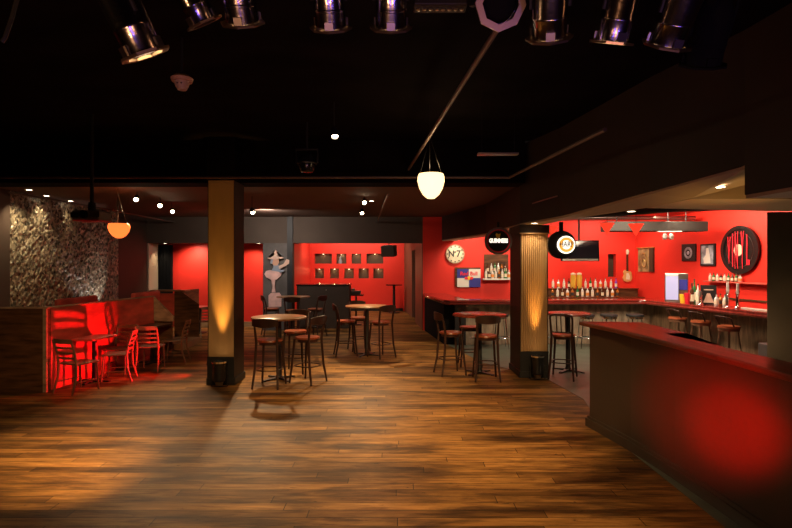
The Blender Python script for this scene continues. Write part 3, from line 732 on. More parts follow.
# small lit objects in the niches
for i, (a, b_, c, d) in enumerate(nn):
    x = (PX(a, YF)+PX(b_, YF))/2; z0 = H-((278.5 if i > 3 else 263.6)-264)*YF/F; z1 = H-((268.5 if i > 3 else 253.6)-264)*YF/F
    rw = 'top' if i < 4 else 'bottom'
    t = thing('niche_lamp', f'tiny downlight in the {rw} row of wall niches, {ordn[i if i < 4 else i-4]} from left', 'lamp', (x, YF+.10, z1-.001), 0, 'niche downlights')
    obj('housing', lathe(nb(), [(0, -.02), (.03, -.02), (.035, 0), (0, 0)], 10), 'steel', t)
    obj('bulb', lathe(nb(), [(0, -.03), (.018, -.028), (.02, -.021), (0, -.021)], 8), 'down', t)
    point('niche_glow', (x, YF+.1, z1-.06), 1.6, (1, .65, .30), .02)
tag(obj('blue_ornament', lathe(nb(), [(0, 0), (.07, .0), (.09, .1), (.04, .2), (.05, .28), (0, .3)], 12), 'bluegrey', loc=(PX(340, YF), YF+.11, H-(263.6-264)*YF/F+.002), smooth=True), 'small blue ornament in the second niche of the top row', 'ornament')

# DJ booth, far table, speaker
t = thing('dj_booth', 'large black booth desk in front of the niche wall', 'booth', (PX(322, 16.1), 16.3, 0))
w = (PX(348.6, 16.1)-PX(295.8, 16.1))/2
obj('front_panel', box(nb(), -w, w, 0, .05, .005, 1.33), 'dark', t)
obj('side_panel', box(nb(), w-.05, w, .051, .75, .005, 1.33), 'black', t); obj('side_panel', box(nb(), -w, -w+.05, .051, .75, .005, 1.33), 'black', t)
obj('desk_top', box(nb(), -w-.02, w+.02, -.03, .78, 1.332, 1.37), 'blackgloss', t)
obj('button_lamp', lathe(nb(), [(0, 0), (.015, 0), (.015, .01), (0, .01)], 10, (-.0, 0, 0), Matrix.Translation((.1, -.002, 1.2)) @ Matrix.Rotation(PI/2, 4, 'X')), 'steel', t)
t = thing('side_table', 'small dark table with gear right of the black booth desk', 'table', (PX(356, 17.4), 17.4, 0))
obj('table_top', box(nb(), -.25, .25, -.2, .2, .96, 1.0), 'blackgloss', t)
obj('pedestal', lathe(nb(), [(0, .03), (.03, .03), (.03, .959), (0, .959)], 12), 'iron', t); obj('base', lathe(nb(), [(0, .005), (.2, .005), (.19, .029), (0, .029)], 20), 'iron', t)
t = thing('mixer', 'small dark mixer unit on the table beside the booth desk', 'mixer', (PX(355.5, 17.4), 17.4, 1.002))
obj('case', box(nb(), -.17, .17, -.15, .15, 0, .12), 'projector', t, bevel=.01)
obj('drum_knob', lathe(nb(), [(0, 0), (.07, 0), (.07, .06), (0, .08)], 14, (-.08, 0, .121)), 'steel', t, smooth=True)
t = thing('tall_table', 'tall round table against the far red wall by the brown boards', 'table', (PX(394, 21.7), 21.7, 0))
obj('table_top', lathe(nb(), [(0, 1.12), (.33, 1.12), (.34, 1.16), (0, 1.165)], 24), 'blackgloss', t); obj('pedestal', lathe(nb(), [(0, .03), (.06, .03), (.05, 1.119), (0, 1.119)], 12), 'iron', t)
obj('base', lathe(nb(), [(0, .0), (.25, .0), (.22, .029), (0, .029)], 20), 'iron', t)
t = thing('hanging_speaker', 'grey loudspeaker hung above the far red wall\'s right end', 'speaker', P(389, 251, 20), -.3)
obj('cabinet', box(nb(), -.26, .26, -.2, .2, -.2, .2, Matrix.Rotation(.15, 3, 'X')), 'greymetal', t, bevel=.02)
obj('bracket', tube(nb(), [(0, 0, .21), (0, 0, ZB-t.location.z)], .02, 6), 'black', t)
tag(obj('black_curtain', prism(nb(), [(-7.45+i*.0225, 16.55+(.03 if i % 2 else -.01)) for i in range(20)]+[(-7.45+i*.0225, 16.60+(.03 if i % 2 else -.01)) for i in reversed(range(20))], .01, 2.6), 'cloth'), 'black curtain hanging left of the far red opening', 'curtain')

# ------------------------------------------------------------ furniture
def bar_chair(fm='chair', sm='seat', hoop=False):
    t = thing('bar_chair', '', 'chair')
    r = .016
    for s in (-1, 1):
        obj('leg', tube(nb(), [(s*.205, .215, 0.004), (s*.175, .175, .40), (s*.155, .15, .735)], [.017, .020, .021], 8), fm, t, smooth=True)
        obj('leg', tube(nb(), [(s*.21, -.25, 0.004), (s*.185, -.195, .30), (s*.17, -.165, .74), (s*.178, -.19, .90), (s*.185, -.235, 1.08)], [.017, .021, .022, .020, .016], 8), fm, t, smooth=True)
    st_ = obj('seat', lathe(nb(), [(0, .736), (.19, .736), (.205, .75), (.20, .772), (.0, .765)], 28), sm, t, smooth=True)
    obj('seat_apron', lathe(nb(), [(.15, .69), (.17, .69), (.17, .734), (.15, .734), (.15, .69)], 24), fm, st_)
    if hoop:
        pts = [(-.187, -.238, 1.05), (-.175, -.255, 1.11), (-.10, -.28, 1.13), (0, -.29, 1.135), (.10, -.28, 1.13), (.175, -.255, 1.11), (.187, -.238, 1.05)]
        bm = nb(); tube(bm, pts, .02, 8); obj('backrest', bm, fm, t, smooth=True)
        bm = nb()
        for x in (-.075, 0, .075): tube(bm, [(x, -.20, .82), (x, -.275, 1.12)], .011, 6)
        tube(bm, [(-.175, -.18, .82), (0, -.205, .82), (.175, -.18, .82)], .013, 6)
        obj('back_spindles', bm, fm, t, smooth=True)
    else:
        bm = nb(); n = 10; A = []
        for k in range(n+1):
            a = -1+2*k/n; x = a*.215; y = -.235-.05*(1-a*a)
            z1 = 1.135-.03*abs(a)**3; z0 = .985+.03*abs(a)**2
            A.append([bm.verts.new(v) for v in ((x, y-.009, z0), (x, y+.009, z0), (x, y+.004, z1), (x, y-.014, z1))])
        for a, b in zip(A, A[1:]):
            for i in range(4): bm.faces.new((a[i], a[(i+1) % 4], b[(i+1) % 4], b[i]))
        bm.faces.new(A[0]); bm.faces.new(A[-1][::-1])
        obj('backrest', bm, fm, t, bevel=.004)
    ring = [(.190*math.cos(a)*1.0, .19*math.sin(a), .30) for a in [2*PI*k/28 for k in range(28)]]
    ring = []
    for k in range(28):
        a = 2*PI*k/28; c, s = math.cos(a), math.sin(a); q = (abs(c)**4+abs(s)**4)**.25
        ring.append((.188*c/q*.98, .195*s/q-.008, .29))
    obj('footrest_ring', tube(nb(), ring, .011, 6, True), fm, t, smooth=True)
    return t
def round_table(top='tabletop', r=.475):
    t = thing('high_table', '', 'table')
    obj('table_top', lathe(nb(), [(0, 1.05), (r-.02, 1.05), (r, 1.06), (r, 1.08), (r-.01, 1.087), (0, 1.087)], 48), top, t, smooth=True)
    obj('pedestal', lathe(nb(), [(0, .04), (.06, .04), (.045, .08), (.042, 1.0), (.12, 1.03), (.12, 1.048), (0, 1.048)], 20), 'iron', t, smooth=True)
    bm = nb()
    for k in range(4):
        a = PI/4+k*PI/2; c, s = math.cos(a), math.sin(a)
        pts = [(c*.03-s*w_, s*.03+c*w_) for w_ in (-.04, .04)]+[(c*.30-s*w_, s*.30+c*w_) for w_ in (.03, -.03)]
        prism(bm, pts, [.012]*4, [.045, .045, .022, .022])
        lathe(bm, [(0, .004), (.035, .004), (.035, .014), (0, .014)], 10, (c*.29, s*.29, 0))
    obj('base', bm, 'iron', t)
    return t
def dining(fm='chairw'):
    t = thing('dining_chair', '', 'chair')
    for s in (-1, 1):
        obj('leg', tube(nb(), [(s*.19, .21, 0.004), (s*.18, .18, .44)], [.014, .018], 8), fm, t, smooth=True)
        obj('leg', tube(nb(), [(s*.20, -.26, 0.004), (s*.19, -.19, .25), (s*.185, -.18, .45), (s*.185, -.20, .62), (s*.185, -.27, .84)], [.014, .018, .019, .018, .015], 8), fm, t, smooth=True)
    obj('seat', box(nb(), -.205, .205, -.17, .22, .44, .465), fm, t, bevel=.012)
    for k, (z, hh) in enumerate(((.54, .03), (.62, .03), (.70, .03), (.785, .07))):
        y = -.19-.08*max(0, (z-.58))/.26
        bm = nb(); prism(bm, [(-.18, y), (0, y-.03), (.18, y), (.18, y-.014), (0, y-.044), (-.18, y-.014)], z, z+hh)
        obj('back_slat', bm, fm, t)
    for s in (-1, 1): obj('stretcher', tube(nb(), [(s*.187, .19, .18), (s*.193, -.22, .18)], .009, 6), fm, t)
    return t
C0 = bar_chair(); T0 = round_table()
first = {'c': True, 't': True}
def at(px, Y): return (PX(px, Y), Y, 0)
def chair(label, loc, face, group, src=C0, key='c', z=0):
    """face: target point the sitter looks at"""
    d = Vector((face[0]-loc[0], face[1]-loc[1])); rz = math.atan2(d.y, d.x)-PI/2
    l = (loc[0], loc[1], z)
    if first.get(key, True):
        first[key] = False; src.location = l; src.rotation_euler = (0, 0, rz); src['label'] = label; src['group'] = group; return src
    return dup(src, label, l, rz, group)
def table(label, loc, group='round high tables', src=T0, key='t'):
    if first.get(key, True):
        first[key] = False; src.location = loc; src['label'] = label; src['group'] = group; return src
    return dup(src, label, loc, .3, group)
G = 'bar chairs around the high tables'
# table A : left centre foreground
TA = (PX(279, 9.18), 9.18, 0)
table('round brown high table just right of the left uplit column', TA)
chair('dark bar chair with its back to the viewer at the foreground left table', (-2.06, 8.63), (-2.0, 9.3), G)
chair('dark bar chair on the right side of the foreground left table', (-1.50, 8.95), (-2.2, 9.35), G)
chair('dark bar chair behind the foreground left table', (-1.86, 9.78), (-1.95, 9.0), G)
# table B : further back left
TB = (PX(294, 15.1), 15.0, 0)
table('round dark high table before the painted dancing figure', TB)
chair('dark bar chair left of the table by the painted figure', (PX(272, 14.8), 14.75), TB, G)
chair('dark bar chair right of the table by the painted figure', (PX(315, 14.6), 14.65), TB, G)
chair('dark bar chair on the near side of the table by the painted figure', (PX(290, 13.9), 14.2), TB, G)
# table C : centre
TC = (PX(367, 11.6), 11.6, 0)
table('round brown high table in the middle of the room', TC)
chair('dark bar chair on the left side of the middle table', (PX(346, 11.5), 11.55), (TC[0], 11.65), G)
chair('dark bar chair on the right side of the middle table', (PX(381, 11.35), 11.35), (TC[0], 11.75), G)
chair('dark bar chair behind the middle table', (PX(359, 12.2), 12.25), TC, G)
# table D : right centre
TD = (PX(479.5, 9.66), 9.66, 0)
table('round reddish high table left of the ribbed column', TD, src=round_table('tabletopred', .49), key='td')
chair('red-brown bar chair left of the table beside the ribbed column', (PX(451, 9.55), 9.6), (TD[0], 9.75), G)
chair('dark bar chair facing the bar, nearest seat of the table left of the ribbed column', (PX(486.5, 9.1), 9.15), (1.58, 9.9), G)
chair('dark bar chair behind the table left of the ribbed column', (PX(470, 10.4), 10.4), (1.45, 9.9), G)
# table E : right of column
TE = (PX(569, 9.8), 9.85, 0.004)
table('round red high table right of the ribbed column', TE, src=round_table('tabletopred', .40), key='te')
H0 = bar_chair(hoop=True)
chair('hoop-backed bar chair with spindles at the table right of the ribbed column', (PX(564, 9.2), 9.25), (TE[0]+.03, 9.9), G, H0, 'h', .004)

# dining chairs along partition
def dtable(label, loc, sx, sy, rot, m):
    t = thing('dining_table', label, 'table', loc, rot)
    obj('table_top', box(nb(), -sx, sx, -sy, sy, .73, .765), m, t, bevel=.008)
    obj('pedestal', lathe(nb(), [(0, .03), (.04, .03), (.035, .729), (0, .729)], 14), 'iron', t)
    bm = nb(); box(bm, -.28, .28, -.035, .035, .004, .03); box(bm, -.035, .035, -.28, -.036, .004, .03); box(bm, -.035, .035, .036, .28, .004, .03)
    obj('base', bm, 'iron', t)
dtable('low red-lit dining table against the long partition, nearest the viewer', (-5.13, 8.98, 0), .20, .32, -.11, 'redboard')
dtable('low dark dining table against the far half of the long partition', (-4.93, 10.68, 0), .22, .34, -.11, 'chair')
GD = 'ladder-back dining chairs along the partition'
D0 = dining()
chair('brown ladder-back dining chair with its back to the viewer, nearest of the row', (-5.0, 8.30), (-4.75, 9.0), GD, D0, 'd')
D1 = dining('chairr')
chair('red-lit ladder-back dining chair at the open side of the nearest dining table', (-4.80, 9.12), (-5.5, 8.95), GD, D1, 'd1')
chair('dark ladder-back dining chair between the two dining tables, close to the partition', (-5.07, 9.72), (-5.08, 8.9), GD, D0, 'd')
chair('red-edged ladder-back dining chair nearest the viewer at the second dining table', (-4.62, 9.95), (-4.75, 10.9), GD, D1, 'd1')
chair('dark ladder-back dining chair at the open side of the second dining table', (-4.50, 10.75), (-5.3, 10.65), GD, D0, 'd')
# far chair glimpsed behind column
chair('dark ladder-back dining chair half hidden behind the left column', (PX(201, 14), 14.3), (-5.6, 14.8), GD, D0, 'd')
t = thing('small_red_table', 'small table with red top glimpsed left of the left column', 'table', (PX(200, 15.35), 15.35, 0))
obj('table_top', lathe(nb(), [(0, .74), (.3, .74), (.3, .77), (0, .77)], 24), 'redboard', t); obj('pedestal', lathe(nb(), [(0, .0), (.2, .0), (.2, .02), (.03, .04), (.03, .739), (0, .739)], 14), 'iron', t)

# bar stools
def stool(seatm, metal, lowback):
    t = thing('bar_stool', '', 'stool')
    obj('seat', lathe(nb(), [(0, .75), (.19, .75), (.20, .765), (.19, .80), (0, .805)], 24), seatm, t, smooth=True)
    obj('seat_band', lathe(nb(), [(.15, .70), (.185, .70), (.185, .749), (.15, .749), (.15, .70)], 24), metal, t, smooth=True)
    for k in range(4):
        a = PI/4+k*PI/2; c, s = math.cos(a), math.sin(a)
        obj('leg', tube(nb(), [(c*.15, s*.15, .70), (c*.24, s*.24, 0.008)], .014, 8), metal, t, smooth=True)
    obj('footrest_ring', tube(nb(), [(.205*math.cos(2*PI*k/24), .205*math.sin(2*PI*k/24), .25) for k in range(24)], .010, 6, True), 'chrome', t, smooth=True)
    if lowback:
        obj('backrest', tube(nb(), [(-.18, -.05, .80), (-.19, -.12, .95), (-.12, -.2, .98), (0, -.22, .985), (.12, -.2, .98), (.19, -.12, .95), (.18, -.05, .80)], .016, 8), 'chair', t, smooth=True)
    return t
S0 = stool('black', 'chrome', False)
GS = 'stools along the long side of the bar'
sl = [(500, 'behind the round reddish table'), (586, 'just right of the round red table'), (609, 'fourth'), (635, 'nearest the counter corner')]
labs = ['chrome bar stool at the bar, just left of the ribbed column', 'chrome bar stool glimpsed between ribbed column and hooded chair\'s table', 'chrome bar stool at the bar below the bottle rows\' right half', 'chrome bar stool at the bar nearest the counter corner']
labs[1] = 'chrome bar stool at the bar, behind the red table right of the ribbed column'
for (px, _), lb in zip(sl, labs):
    Y = 12.55
    chair(lb, (PX(px, Y), Y), (PX(px, Y), 14), GS, S0, 's', .004)
S1 = stool('seat', 'chairw', True)
for px, Y, lb in ((683, 11.9, 'wooden low-backed stool at the side counter, farthest of the three'), (706.5, 11.2, 'wooden low-backed stool at the side counter, middle of the three'), (735, 10.25, 'wooden low-backed stool at the side counter, nearest of the three')):
    chair(lb, (PX(px, Y)-.12, Y), (8.2, Y+.3), 'stools along the side counter', S1, 's1', .004)
tag(obj('rubbish_bin', box(nb(), -.18, .18, -.2, .2, .005, .62), 'projector', bevel=.02, loc=(6.55, 9.1, 0)), 'dark bin standing against the side counter near the right wall', 'bin')

# ------------------------------------------------------------ floor uplights
def uplight(label, loc, tilt):
    t = thing('floor_uplight', label, 'lamp', loc)
    cb_ = obj('can_body', lathe(nb(), [(.088, .10), (.105, .12), (.105, .38), (.11, .385), (.11, .42), (.10, .42), (.098, .14), (.06, .12), (0, .12)], 24), 'blackgloss', t, smooth=True)
    obj('collar', lathe(nb(), [(.111, .40), (.12, .40), (.12, .425), (.111, .425), (.111, .40)], 24), 'chrome', cb_, smooth=True)
    obj('lens', lathe(nb(), [(0, .30), (.09, .30), (0, .31)], 20), 'canlens', cb_)
    obj('lamp_cap', lathe(nb(), [(0, .03), (.05, .03), (.06, .06), (.07, .099), (0, .099)], 16), 'steel', t, smooth=True)
    obj('yoke', tube(nb(), [(-.125, 0, .25), (-.13, 0, .02), (0, 0, .012), (.13, 0, .02), (.125, 0, .25)], .009, 6), 'iron', t, smooth=True)
    return t
uplight('black can uplight at the foot of the left column', (-2.865, 8.56, 0), 0)
uplight('black can uplight at the foot of the ribbed column', (2.44, 9.10, 0), 0)
RU = thing('floor_uplight', 'black can floor light behind the left column throwing red light on the partition', 'lamp', (-3.3, 9.75, 0), math.atan2(-.85, -2.15)+PI/2)
RM = Matrix.Translation((0, -.04, .22)) @ Matrix.Rotation(PI/2-.2, 4, 'X') @ Matrix.Translation((0, 0, -.2))
obj('can_body', lathe(nb(), [(.088, .06), (.105, .08), (.105, .33), (.10, .33), (.098, .1), (.06, .08), (0, .08)], 24, (0, 0, 0), RM), 'blackgloss', RU, smooth=True)
obj('lens', lathe(nb(), [(0, .27), (.09, .27), (0, .28)], 20, (0, 0, 0), RM), 'redglass', RU)
obj('yoke', tube(nb(), [(-.125, -.04, .22), (-.13, 0, .02), (0, 0, .012), (.13, 0, .02), (.125, -.04, .22)], .009, 6), 'iron', RU, smooth=True)

# ------------------------------------------------------------ stage lights
def parcan(label, tip, up, r, L, lit, ringy=True):
    """tip: world centre of the open end; up: direction of the can's axis (towards its back)"""
    t = thing('stage_light', label, 'stage light', tip, 0, 'stage lights along the top')
    q = Vector(up).normalized().to_track_quat('Z', 'Y'); t.rotation_euler = q.to_euler()
    obj('can_body', lathe(nb(), [(r*.97, .015), (r, .015), (r, L*.30), (r*1.03, L*.31), (r*1.03, L*.34), (r, L*.35), (r, L*.78), (r*.7, L*.95), (r*.45, L), (0, L), (0, L-.01), (r*.6, L*.93), (r*.96, L*.76), (r*.97, .015)], 36), 'can', t, smooth=True)
    gf_ = obj('gel_frame', lathe(nb(), [(r*1.0, 0), (r*1.38, 0), (r*1.40, .012), (r*1.05, .014), (r*1.0, 0)], 8), 'canring', t)
    for k in range(3):
        a = -PI/2+k*2*PI/3; obj('frame_clip', box(nb(), r*1.01, r*1.14, -.025, .025, .015, .06, Matrix.Rotation(a, 3, 'Z'), (0, 0, 0)), 'steel', gf_)
    obj('lens', lathe(nb(), [(0, .05), (r*.6, .055), (r*.93, .08), (0, .085)], 24), 'canlens' if lit else ('cloth' if up[1] > .5 else 'lensdark'), t, smooth=True)
    obj('yoke', tube(nb(), [(-r*1.08, 0, L*.45), (-r*1.15, 0, L*.9), (-r*.9, 0, L*1.15), (r*.9, 0, L*1.15), (r*1.15, 0, L*.9), (r*1.08, 0, L*.45)], .010, 6), 'black', t, smooth=True)
    return t
cans = [
    ('large polished stage light at the top left with bright lit mouth', (146, 56, 2.55), (-.36, -.40, 1), .088, .40, 1),
    ('small tilted stage light second from the left', (205, 24, 3.3), (-.45, -.50, 1), .085, .34, 0),
    ('copper-toned stage light with warm ring, third from the left', (243, 24, 3.3), (.0, -.75, 1), .10, .36, 1),
    ('stage light with magenta glints, fourth from the left', (331, 29, 3.3), (.0, -.75, 1), .095, .36, 1),
    ('stage light with violet glints, fifth from the left', (391, 29, 3.3), (.0, -.75, 1), .095, .36, 1),
    ('stage light turned to show its open octagonal mouth', (501, 4, 3.1), (-.05, 1.0, .45), .11, .34, 0),
    ('copper and violet stage light right of the open-mouthed one', (549, 39, 3.1), (-.16, -.75, 1), .098, .38, 1),
    ('dark stage light with blue streak and glowing lit mouth', (611, 44, 3.0), (.10, -.45, 1), .088, .38, 1),
    ('red and violet glinting stage light, rightmost of the bright ones', (666, 46, 3.0), (.10, -.75, 1), .098, .38, 1),
    ('unlit black stage light right of the red glinting one', (702, 66, 3.2), (-.05, -.6, 1), .10, .38, 0)]
for lab, (px, py, Y), up, r, L, lit in cans:
    t = parcan(lab, P(px, py, Y), up, r, L, lit)
    if 'unlit black' in lab:
        for c in list(COL.objects):
            if c.type == 'MESH' and (c.parent == t or (c.parent and c.parent.parent == t)): c.data.materials.clear(); c.data.materials.append(M['cloth'])
tag(obj('lighting_bar', tube(nb(), [(-5, 3.15, 4.07), (3.1, 3.15, 4.07)], .029, 10), 'iron', smooth=True), 'black lighting bar above the stage lights', 'pipe')
t = thing('led_batten', 'small black light batten with a row of tiny lenses at the top centre', 'stage light', P(440, 6, 3.4))
obj('case', box(nb(), -.17, .17, -.06, .06, -.02, .12), 'black', t, bevel=.01)
for k in range(8): obj('lens', lathe(nb(), [(0, -.03), (.012, -.028), (.014, -.021), (0, -.021)], 8, (-.14+k*.04, 0, 0)), 'steel', t)
tag(obj('stage_cable', tube(nb(), [(P(17, 0, 3.0).x+.05, 3.0, ZC), P(17, 0, 3.0), P(12, 18, 3.0), P(5, 38, 3.0), P(2, 42, 3.0)], .012, 6), 'iron', smooth=True), 'black cable hanging at the top left corner', 'cable')

# smoke detector style ceiling fitting, projector, fixture
p = P(182, 84, 4.9)
t = thing('ceiling_detector', 'small beige round detector hanging from the black ceiling at upper left', 'detector', p)
obj('base', lathe(nb(), [(0, .02), (.09, .02), (.10, .05), (.06, .08), (0, .08)], 20), 'skin', t, smooth=True)
obj('dome', lathe(nb(), [(0, -.06), (.04, -.055), (.06, -.02), (.07, .019), (0, .019)], 20), 'beige', t, smooth=True)
obj('hanger', tube(nb(), [(0, 0, .08), (0, 0, ZC-p.z)], .012, 6), 'black', t)
for s in (-1, 1): obj('sensor_eye', lathe(nb(), [(0, -.008), (.009, 0), (0, .008)], 8, (s*.018, -.063, -.01)), 'black', t)
p = P(92, 215.5, 7.4)
t = thing('projector', 'dark ceiling projector with round lens before the stone wall', 'projector', p)
obj('case', box(nb(), -.19, .19, -.16, .16, -.07, .06), 'projector', t, bevel=.02)
obj('lens', lathe(nb(), [(0, .0), (.04, .0), (.055, .02), (.055, .05), (0, .05)], 20, (0, 0, 0), Matrix.Translation((.0, -.165, 0)) @ Matrix.Rotation(PI/2, 4, 'X')), 'blackgloss', t, smooth=True)
obj('vent', box(nb(), .08, .2, -.166, -.161, -.04, .03), 'steel', t); obj('vent', box(nb(), -.2, -.09, -.166, -.161, -.04, .03), 'black', t)
obj('under_plate', box(nb(), -.18, .18, -.15, .15, -.085, -.071), 'redprint', t)
obj('ceiling_pole', tube(nb(), [(0, 0, .06), (0, 0, .18)], .05, 12), 'black', t); obj('ceiling_pole', tube(nb(), [(0, 0, .181), (0, 0, ZC-p.z)], .025, 10), 'black', t)
p = P(307, 163, 7.8)
t = thing('moving_light', 'dark round moving light hanging in front of the ceiling beam', 'stage light', p)
obj('head', lathe(nb(), [(0, -.15), (.09, -.13), (.13, -.05), (.13, .05), (.08, .12), (0, .14)], 20), 'blackgloss', t, smooth=True)
obj('yoke', tube(nb(), [(-.15, 0, 0), (-.16, 0, .2), (.16, 0, .2), (.15, 0, 0)], .018, 8), 'black', t)
obj('hook', tube(nb(), [(0, 0, .2), (0, 0, ZC-p.z)], .015, 8), 'black', t)
obj('rim', lathe(nb(), [(.131, -.02), (.14, -.02), (.14, 0), (.131, 0), (.131, -.02)], 20), 'steel', t)

# pendants
def pendant(px, py, Y, r, h, m, label, zc):
    p = P(px, py, Y)
    t = thing('pendant_lamp', label, 'lamp', p)
    prof = [(0, -h*.5), (r*.28, -h*.48), (r*.6, -h*.33), (r*.86, -h*.08), (r, h*.22), (r*.98, h*.38), (r*.90, h*.5), (r*.85, h*.5), (r*.92, h*.3), (r*.75, -h*.05), (0, -h*.40)]
    obj('shade', lathe(nb(), prof, 32), m, t, smooth=True)
    obj('cord', tube(nb(), [(-r*.1, 0, h*.1), (-r*.1, 0, zc-p.z)], .004, 5), 'black', t)
    obj('cord', tube(nb(), [(-r*.8, 0, h*.5), (-r*.1, 0, h*.5+.5)], .002, 5), 'iron', t); obj('cord', tube(nb(), [(r*.8, 0, h*.5), (-r*.1, 0, h*.5+.5)], .002, 5), 'iron', t)
    return p
pw = pendant(431, 186.5, 7.0, .18, .33, 'globe', 'glowing white glass bowl pendant hanging near the room\'s centre', ZC)
po = pendant(119, 231, 9.8, .19, .27, 'globeor', 'glowing orange glass bowl pendant before the stone wall', ZB)
point('pendant_glow', (pw.x, pw.y, pw.z+.28), 6, (1, .7, .4), .05)
point('pendant_glow', (po.x, po.y, po.z+.28), 2, (1, .4, .15), .05)

# ceiling spotlights with visible bulbs
spots = [
    (335, 137, 6.8, (-.3, 5.2, 0), 'bright spotlight alone on the black ceiling near the middle', ZC, 60),
    (253, 213, 11.0, (-1.6, 8.4, 0), 'bright spotlight right of the left column', ZB, 560),
    (364.5, 203, 11.2, (-.1, 7.2, 0), 'bright spotlight over the middle table, upper of two', ZB, 190),
    (362, 213.5, 12.6, (-.7, 10.0, 0), 'bright spotlight over the middle table, lower of two', ZB, 520),
    (136, 200, 10.3, (-4.0, 6.4, 0), 'bright spotlight behind the orange pendant, left of three', ZB, 130),
    (160, 206, 11.2, (-3.2, 6.6, 0), 'bright spotlight, middle of three left of the left column', ZB, 120),
    (172.5, 212, 12.2, (-2.6, 8.0, 0), 'bright spotlight, right of three left of the left column', ZB, 150),
    (441, 180, 0, None, '', 0, 0)]
for px, py, Y, tg, lab, zc, pw_ in spots[:-1]:
    p = P(px, py, Y)
    t = thing('ceiling_spotlight', lab, 'lamp', p, 0, 'ceiling spotlights')
    d = (Vector(tg)-p).normalized(); q = (-d).to_track_quat('Z', 'Y').to_matrix().to_4x4()
    obj('housing', lathe(nb(), [(.045, .0), (.05, 0), (.05, .10), (.03, .14), (0, .14), (0, .13), (.045, .09), (.045, 0)], 16, (0, 0, 0), q), 'black', t, smooth=True)
    obj('bulb', lathe(nb(), [(0, .0), (.03, .005), (.04, .02), (0, .05)], 14, (0, 0, 0), q), 'bulb', t, smooth=True)
    e = q @ Vector((0, 0, .13))
    obj('stem', tube(nb(), [e, (e.x, e.y, zc-p.z)], .008, 6), 'black', t)
    spot('spot_beam', p+d*.06, tg, pw_, (1, .70, .38), 62, .8, .035)
def downlight(p, label, power, tgt=None, ang=100, col=(1, .75, .45), r=.05, group='recessed downlights', blend=.8):
    t = thing('recessed_downlight', label, 'lamp', p, 0, group)
    obj('trim_ring', lathe(nb(), [(r, -.004), (r*1.3, -.004), (r*1.3, .0), (r, .0), (r, -.004)], 20), 'white', t)
    obj('lamp_disc', lathe(nb(), [(0, -.003), (r*.98, -.003), (0, -.001)], 20), 'down', t)
    if power: spot('downlight_beam', (p[0], p[1], p[2]-.02), tgt or (p[0], p[1], 0), power, col, ang, blend, .04)
zs_ = ZB-.001
downlight((-7.02, 10.1, zs_), 'recessed downlight above the near end of the stone wall, leftmost', 110, (-7.45, 10.6, 1.0), 100)
downlight((-7.28, 11.0, zs_), 'recessed downlight above the stone wall, second from the left', 50, (-7.5, 11.2, 1.0), 80)
downlight((-7.33, 11.9, zs_), 'dim recessed downlight above the stone wall beside the conduit', 12, (-7.5, 12.2, 1.0), 60)
spot('stone_wall_uplight', (-6.7, 13.35, .9), (-7.47, 12.9, 1.75), 40, (1, .88, .80), 75, .4, .02)
downlight((-7.15, 16.35, 2.639), 'small downlight lighting the pale wall end left of the far opening', 40, (-7.45, 16.2, .5), 90)
downlight((PX(258.6, 16.35), 16.35, 2.639), 'small downlight in the narrow red opening right of the left column', 75, (-4.9, 16.7, .6), 120)
downlight((-.55, 11.9, zs_), 'recessed downlight in the rear ceiling above the middle table', 170, (-.55, 11.9, 0), 75)
downlight((3.28, 5.35, 2.78), 'recessed downlight in the angled soffit above the bar rail', 30, None, 110)
downlight((3.12, 7.0, 2.699), 'recessed downlight in the soffit nearer the ribbed column', 30, (3.6, 8.0, 0), 110)
downlight((2.36, 9.0, 2.695), 'recessed downlight just in front of the ribbed column\'s top', 26, (2.4, 9.3, .6), 120)

# ------------------------------------------------------------ lights
UP = (1, .50, .11)
spot('uplight_beam', (-2.865, 8.56, .425), (-2.87, 8.73, 1.65), 300, UP, 25, 1, .03)
spot('uplight_beam', (2.44, 9.10, .425), (2.43, 9.27, 1.45), 250, UP, 22, 1, .03)
spot('red_floor_beam', (-3.50, 9.67, .28), (-5.45, 8.9, .70), 330, (1, .01, .015), 74, .8, .03)
spot('red_floor_spill', (-3.50, 9.67, .30), (-4.2, 9.2, 0), 40, (1, .04, .02), 70, .8, .03)
# red stage light on the rail
spot('red_stage_beam', (-.1, -.5, 1.8), (2.68, 4.22, .70), 6500, (1, .002, .003), 8.5, 1, .03)
spot('red_stage_beam', (-.1, -.5, 1.8), (2.66, 4.45, .74), 4500, (1, .002, .003), 13.5, 1, .05)
# warm stage lights to the floor, plus added fills
W = (1, .62, .27)
spot('stage_and_fill_beam', (-1.19, 2.64, 2.93), (-3.35, 5.4, 0), 2300, W, 27, 1, .05)
spot('stage_and_fill_beam', (-.3, 3.2, 3.3), (-.6, 5.6, 0), 300, W, 75, 1, .05)
spot('stage_and_fill_beam', (.9, 3.12, 3.2), (.8, 5.6, 0), 260, W, 75, 1, .05)
spot('stage_and_fill_beam', (1.22, 3.03, 3.12), (1.2, 7.6, 0), 450, W, 55, 1, .05)
spot('stage_and_fill_beam', (-2.4, 3.2, 3.3), (-6.4, 8.3, .7), 300, W, 30, 1, .05)  # added fill for the booth front; no stage light hangs here
spot('stage_and_fill_beam', (.2, 3.2, 3.3), (-.2, 8.2, 0), 760, W, 50, 1, .05)
for x_, c_, e_ in ((-1.5, (1, .45, .16), 130), (-.2, (.22, .12, 1), 75), (.9, (1, .42, .14), 110), (2.2, (.22, .12, 1), 60)):
    spot('can_glint_fill', (x_, -.7, .5), (x_*.8, 3.1, 3.7), e_, c_, 62, .7, .16)  # lamps added behind the camera for warm and violet glints on the cans
spot('stage_and_fill_beam', (-1.7, 3.2, 3.3), (-4.95, 11.2, 1.0), 520, W, 15, 1, .05)  # fill put in to brighten the wing panel, without a fixture
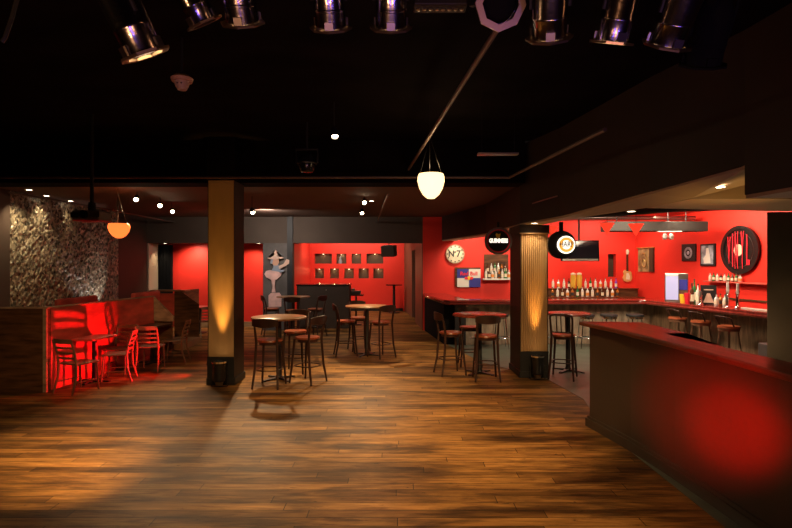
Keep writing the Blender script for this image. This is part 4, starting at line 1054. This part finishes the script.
spot('stage_and_fill_beam', (-1.7, 3.2, 3.3), (-3.6, 8.0, 0), 300, W, 45, 1, .05)
# added unseen lamps for warm colour on the cans
point('amber_can_fill', (-2.2, 2.3, 3.7), 8, (1, .5, .2), .06)
point('amber_can_fill', (1.0, 2.0, 3.8), 5, (1, .4, .15), .05)
# room behind openings
def area(name, loc, tgt, power, col, sx, sy):
    l = bpy.data.lights.new(name, 'AREA'); l.energy = power; l.color = col; l.shape = 'RECTANGLE'; l.size = sx; l.size_y = sy
    o = bpy.data.objects.new(name, l); COL.objects.link(o); o.location = loc
    o.rotation_euler = (Vector(tgt)-Vector(loc)).to_track_quat('-Z', 'Y').to_euler(); return o
NW = (1, .78, .54)
spot('alcove_light', (-6.4, 16.2, 2.6), (-6.2, 16.8, 1.2), 110, NW, 140, .9, .06)
area('far_room_light', (-1.8, 20.6, 3.35), (-1.8, 22.5, 1.3), 95, NW, 3.0, .3)
area('dj_light', (-1.8, 17.6, 3.35), (-1.8, 18.4, 0), 40, NW, 2.0, .3)
# bar room
for x, y, e in ((2.2, 15.0, 55), (4.2, 14.6, 60), (6.2, 14.6, 60)):
    area('bar_ceiling_light', (x, y, 3.25), (x, y+.9, 1.0), e*.6, NW, .8, .15)
area('bar_ceiling_light', (6.3, 11.9, 3.22), (7.7, 11.9, 1.8), 55, NW, 1.6, .15)
area('bar_ceiling_light', (5.3, 10.9, 3.22), (6.9, 11.6, .4), 110, NW, 1.2, .2)
area('bar_ceiling_light', (3.6, 11.4, 3.22), (3.4, 13.1, .5), 110, NW, 1.2, .2)
spot('no7_picture_light', (PX(455, 15.5), 15.5, 2.68), (PX(455, YB), YB, 2.0), 18, NW, 110, .9, .02)
spot('column_side_light', (5.6, 6.2, 2.5), (5.3, 7.1, .3), 12, W, 70, .9, .04)
spot('soffit_bounce_fill', (3.6, 5.0, 1.4), (3.6, 5.66, 2.8), 40, (1, .55, .15), 60, 1, .05)  # added upward fill standing in for bounced light on the soffit
point('rail_side_fill', (4.7, 6.45, .9), 13, (1, .72, .42), .12)  # added unseen lamp brightening the soffit underside and right wall slab
area('mural_light', (-3.4, 13.6, 3.3), (-3.5, 15.9, 1.9), 60, (1, .86, .74), .3, .3)

# world: very faint ambient
w = bpy.data.worlds.new('night'); S.world = w; w.use_nodes = True
w.node_tree.nodes['Background'].inputs[0].default_value = (.02, .014, .012, 1)
w.node_tree.nodes['Background'].inputs[1].default_value = .2

# remove unplaced prototypes' trouble: every prototype is placed above
cam = bpy.data.cameras.new('camera'); co = bpy.data.objects.new('camera', cam); COL.objects.link(co)
cam.sensor_width = 36; cam.lens = 24; cam.clip_start = .05; cam.clip_end = 100
co.location = (0, 0, H); co.rotation_euler = (PI/2, 0, 0)
S.camera = co
S.view_settings.view_transform = 'Standard'; S.view_settings.look = 'None'
S.view_settings.exposure = 0; S.view_settings.gamma = 1
S.view_settings.use_curve_mapping = False
S.cycles.use_denoising = True
S.cycles.max_bounces = 8
S.cycles.sample_clamp_indirect = 4
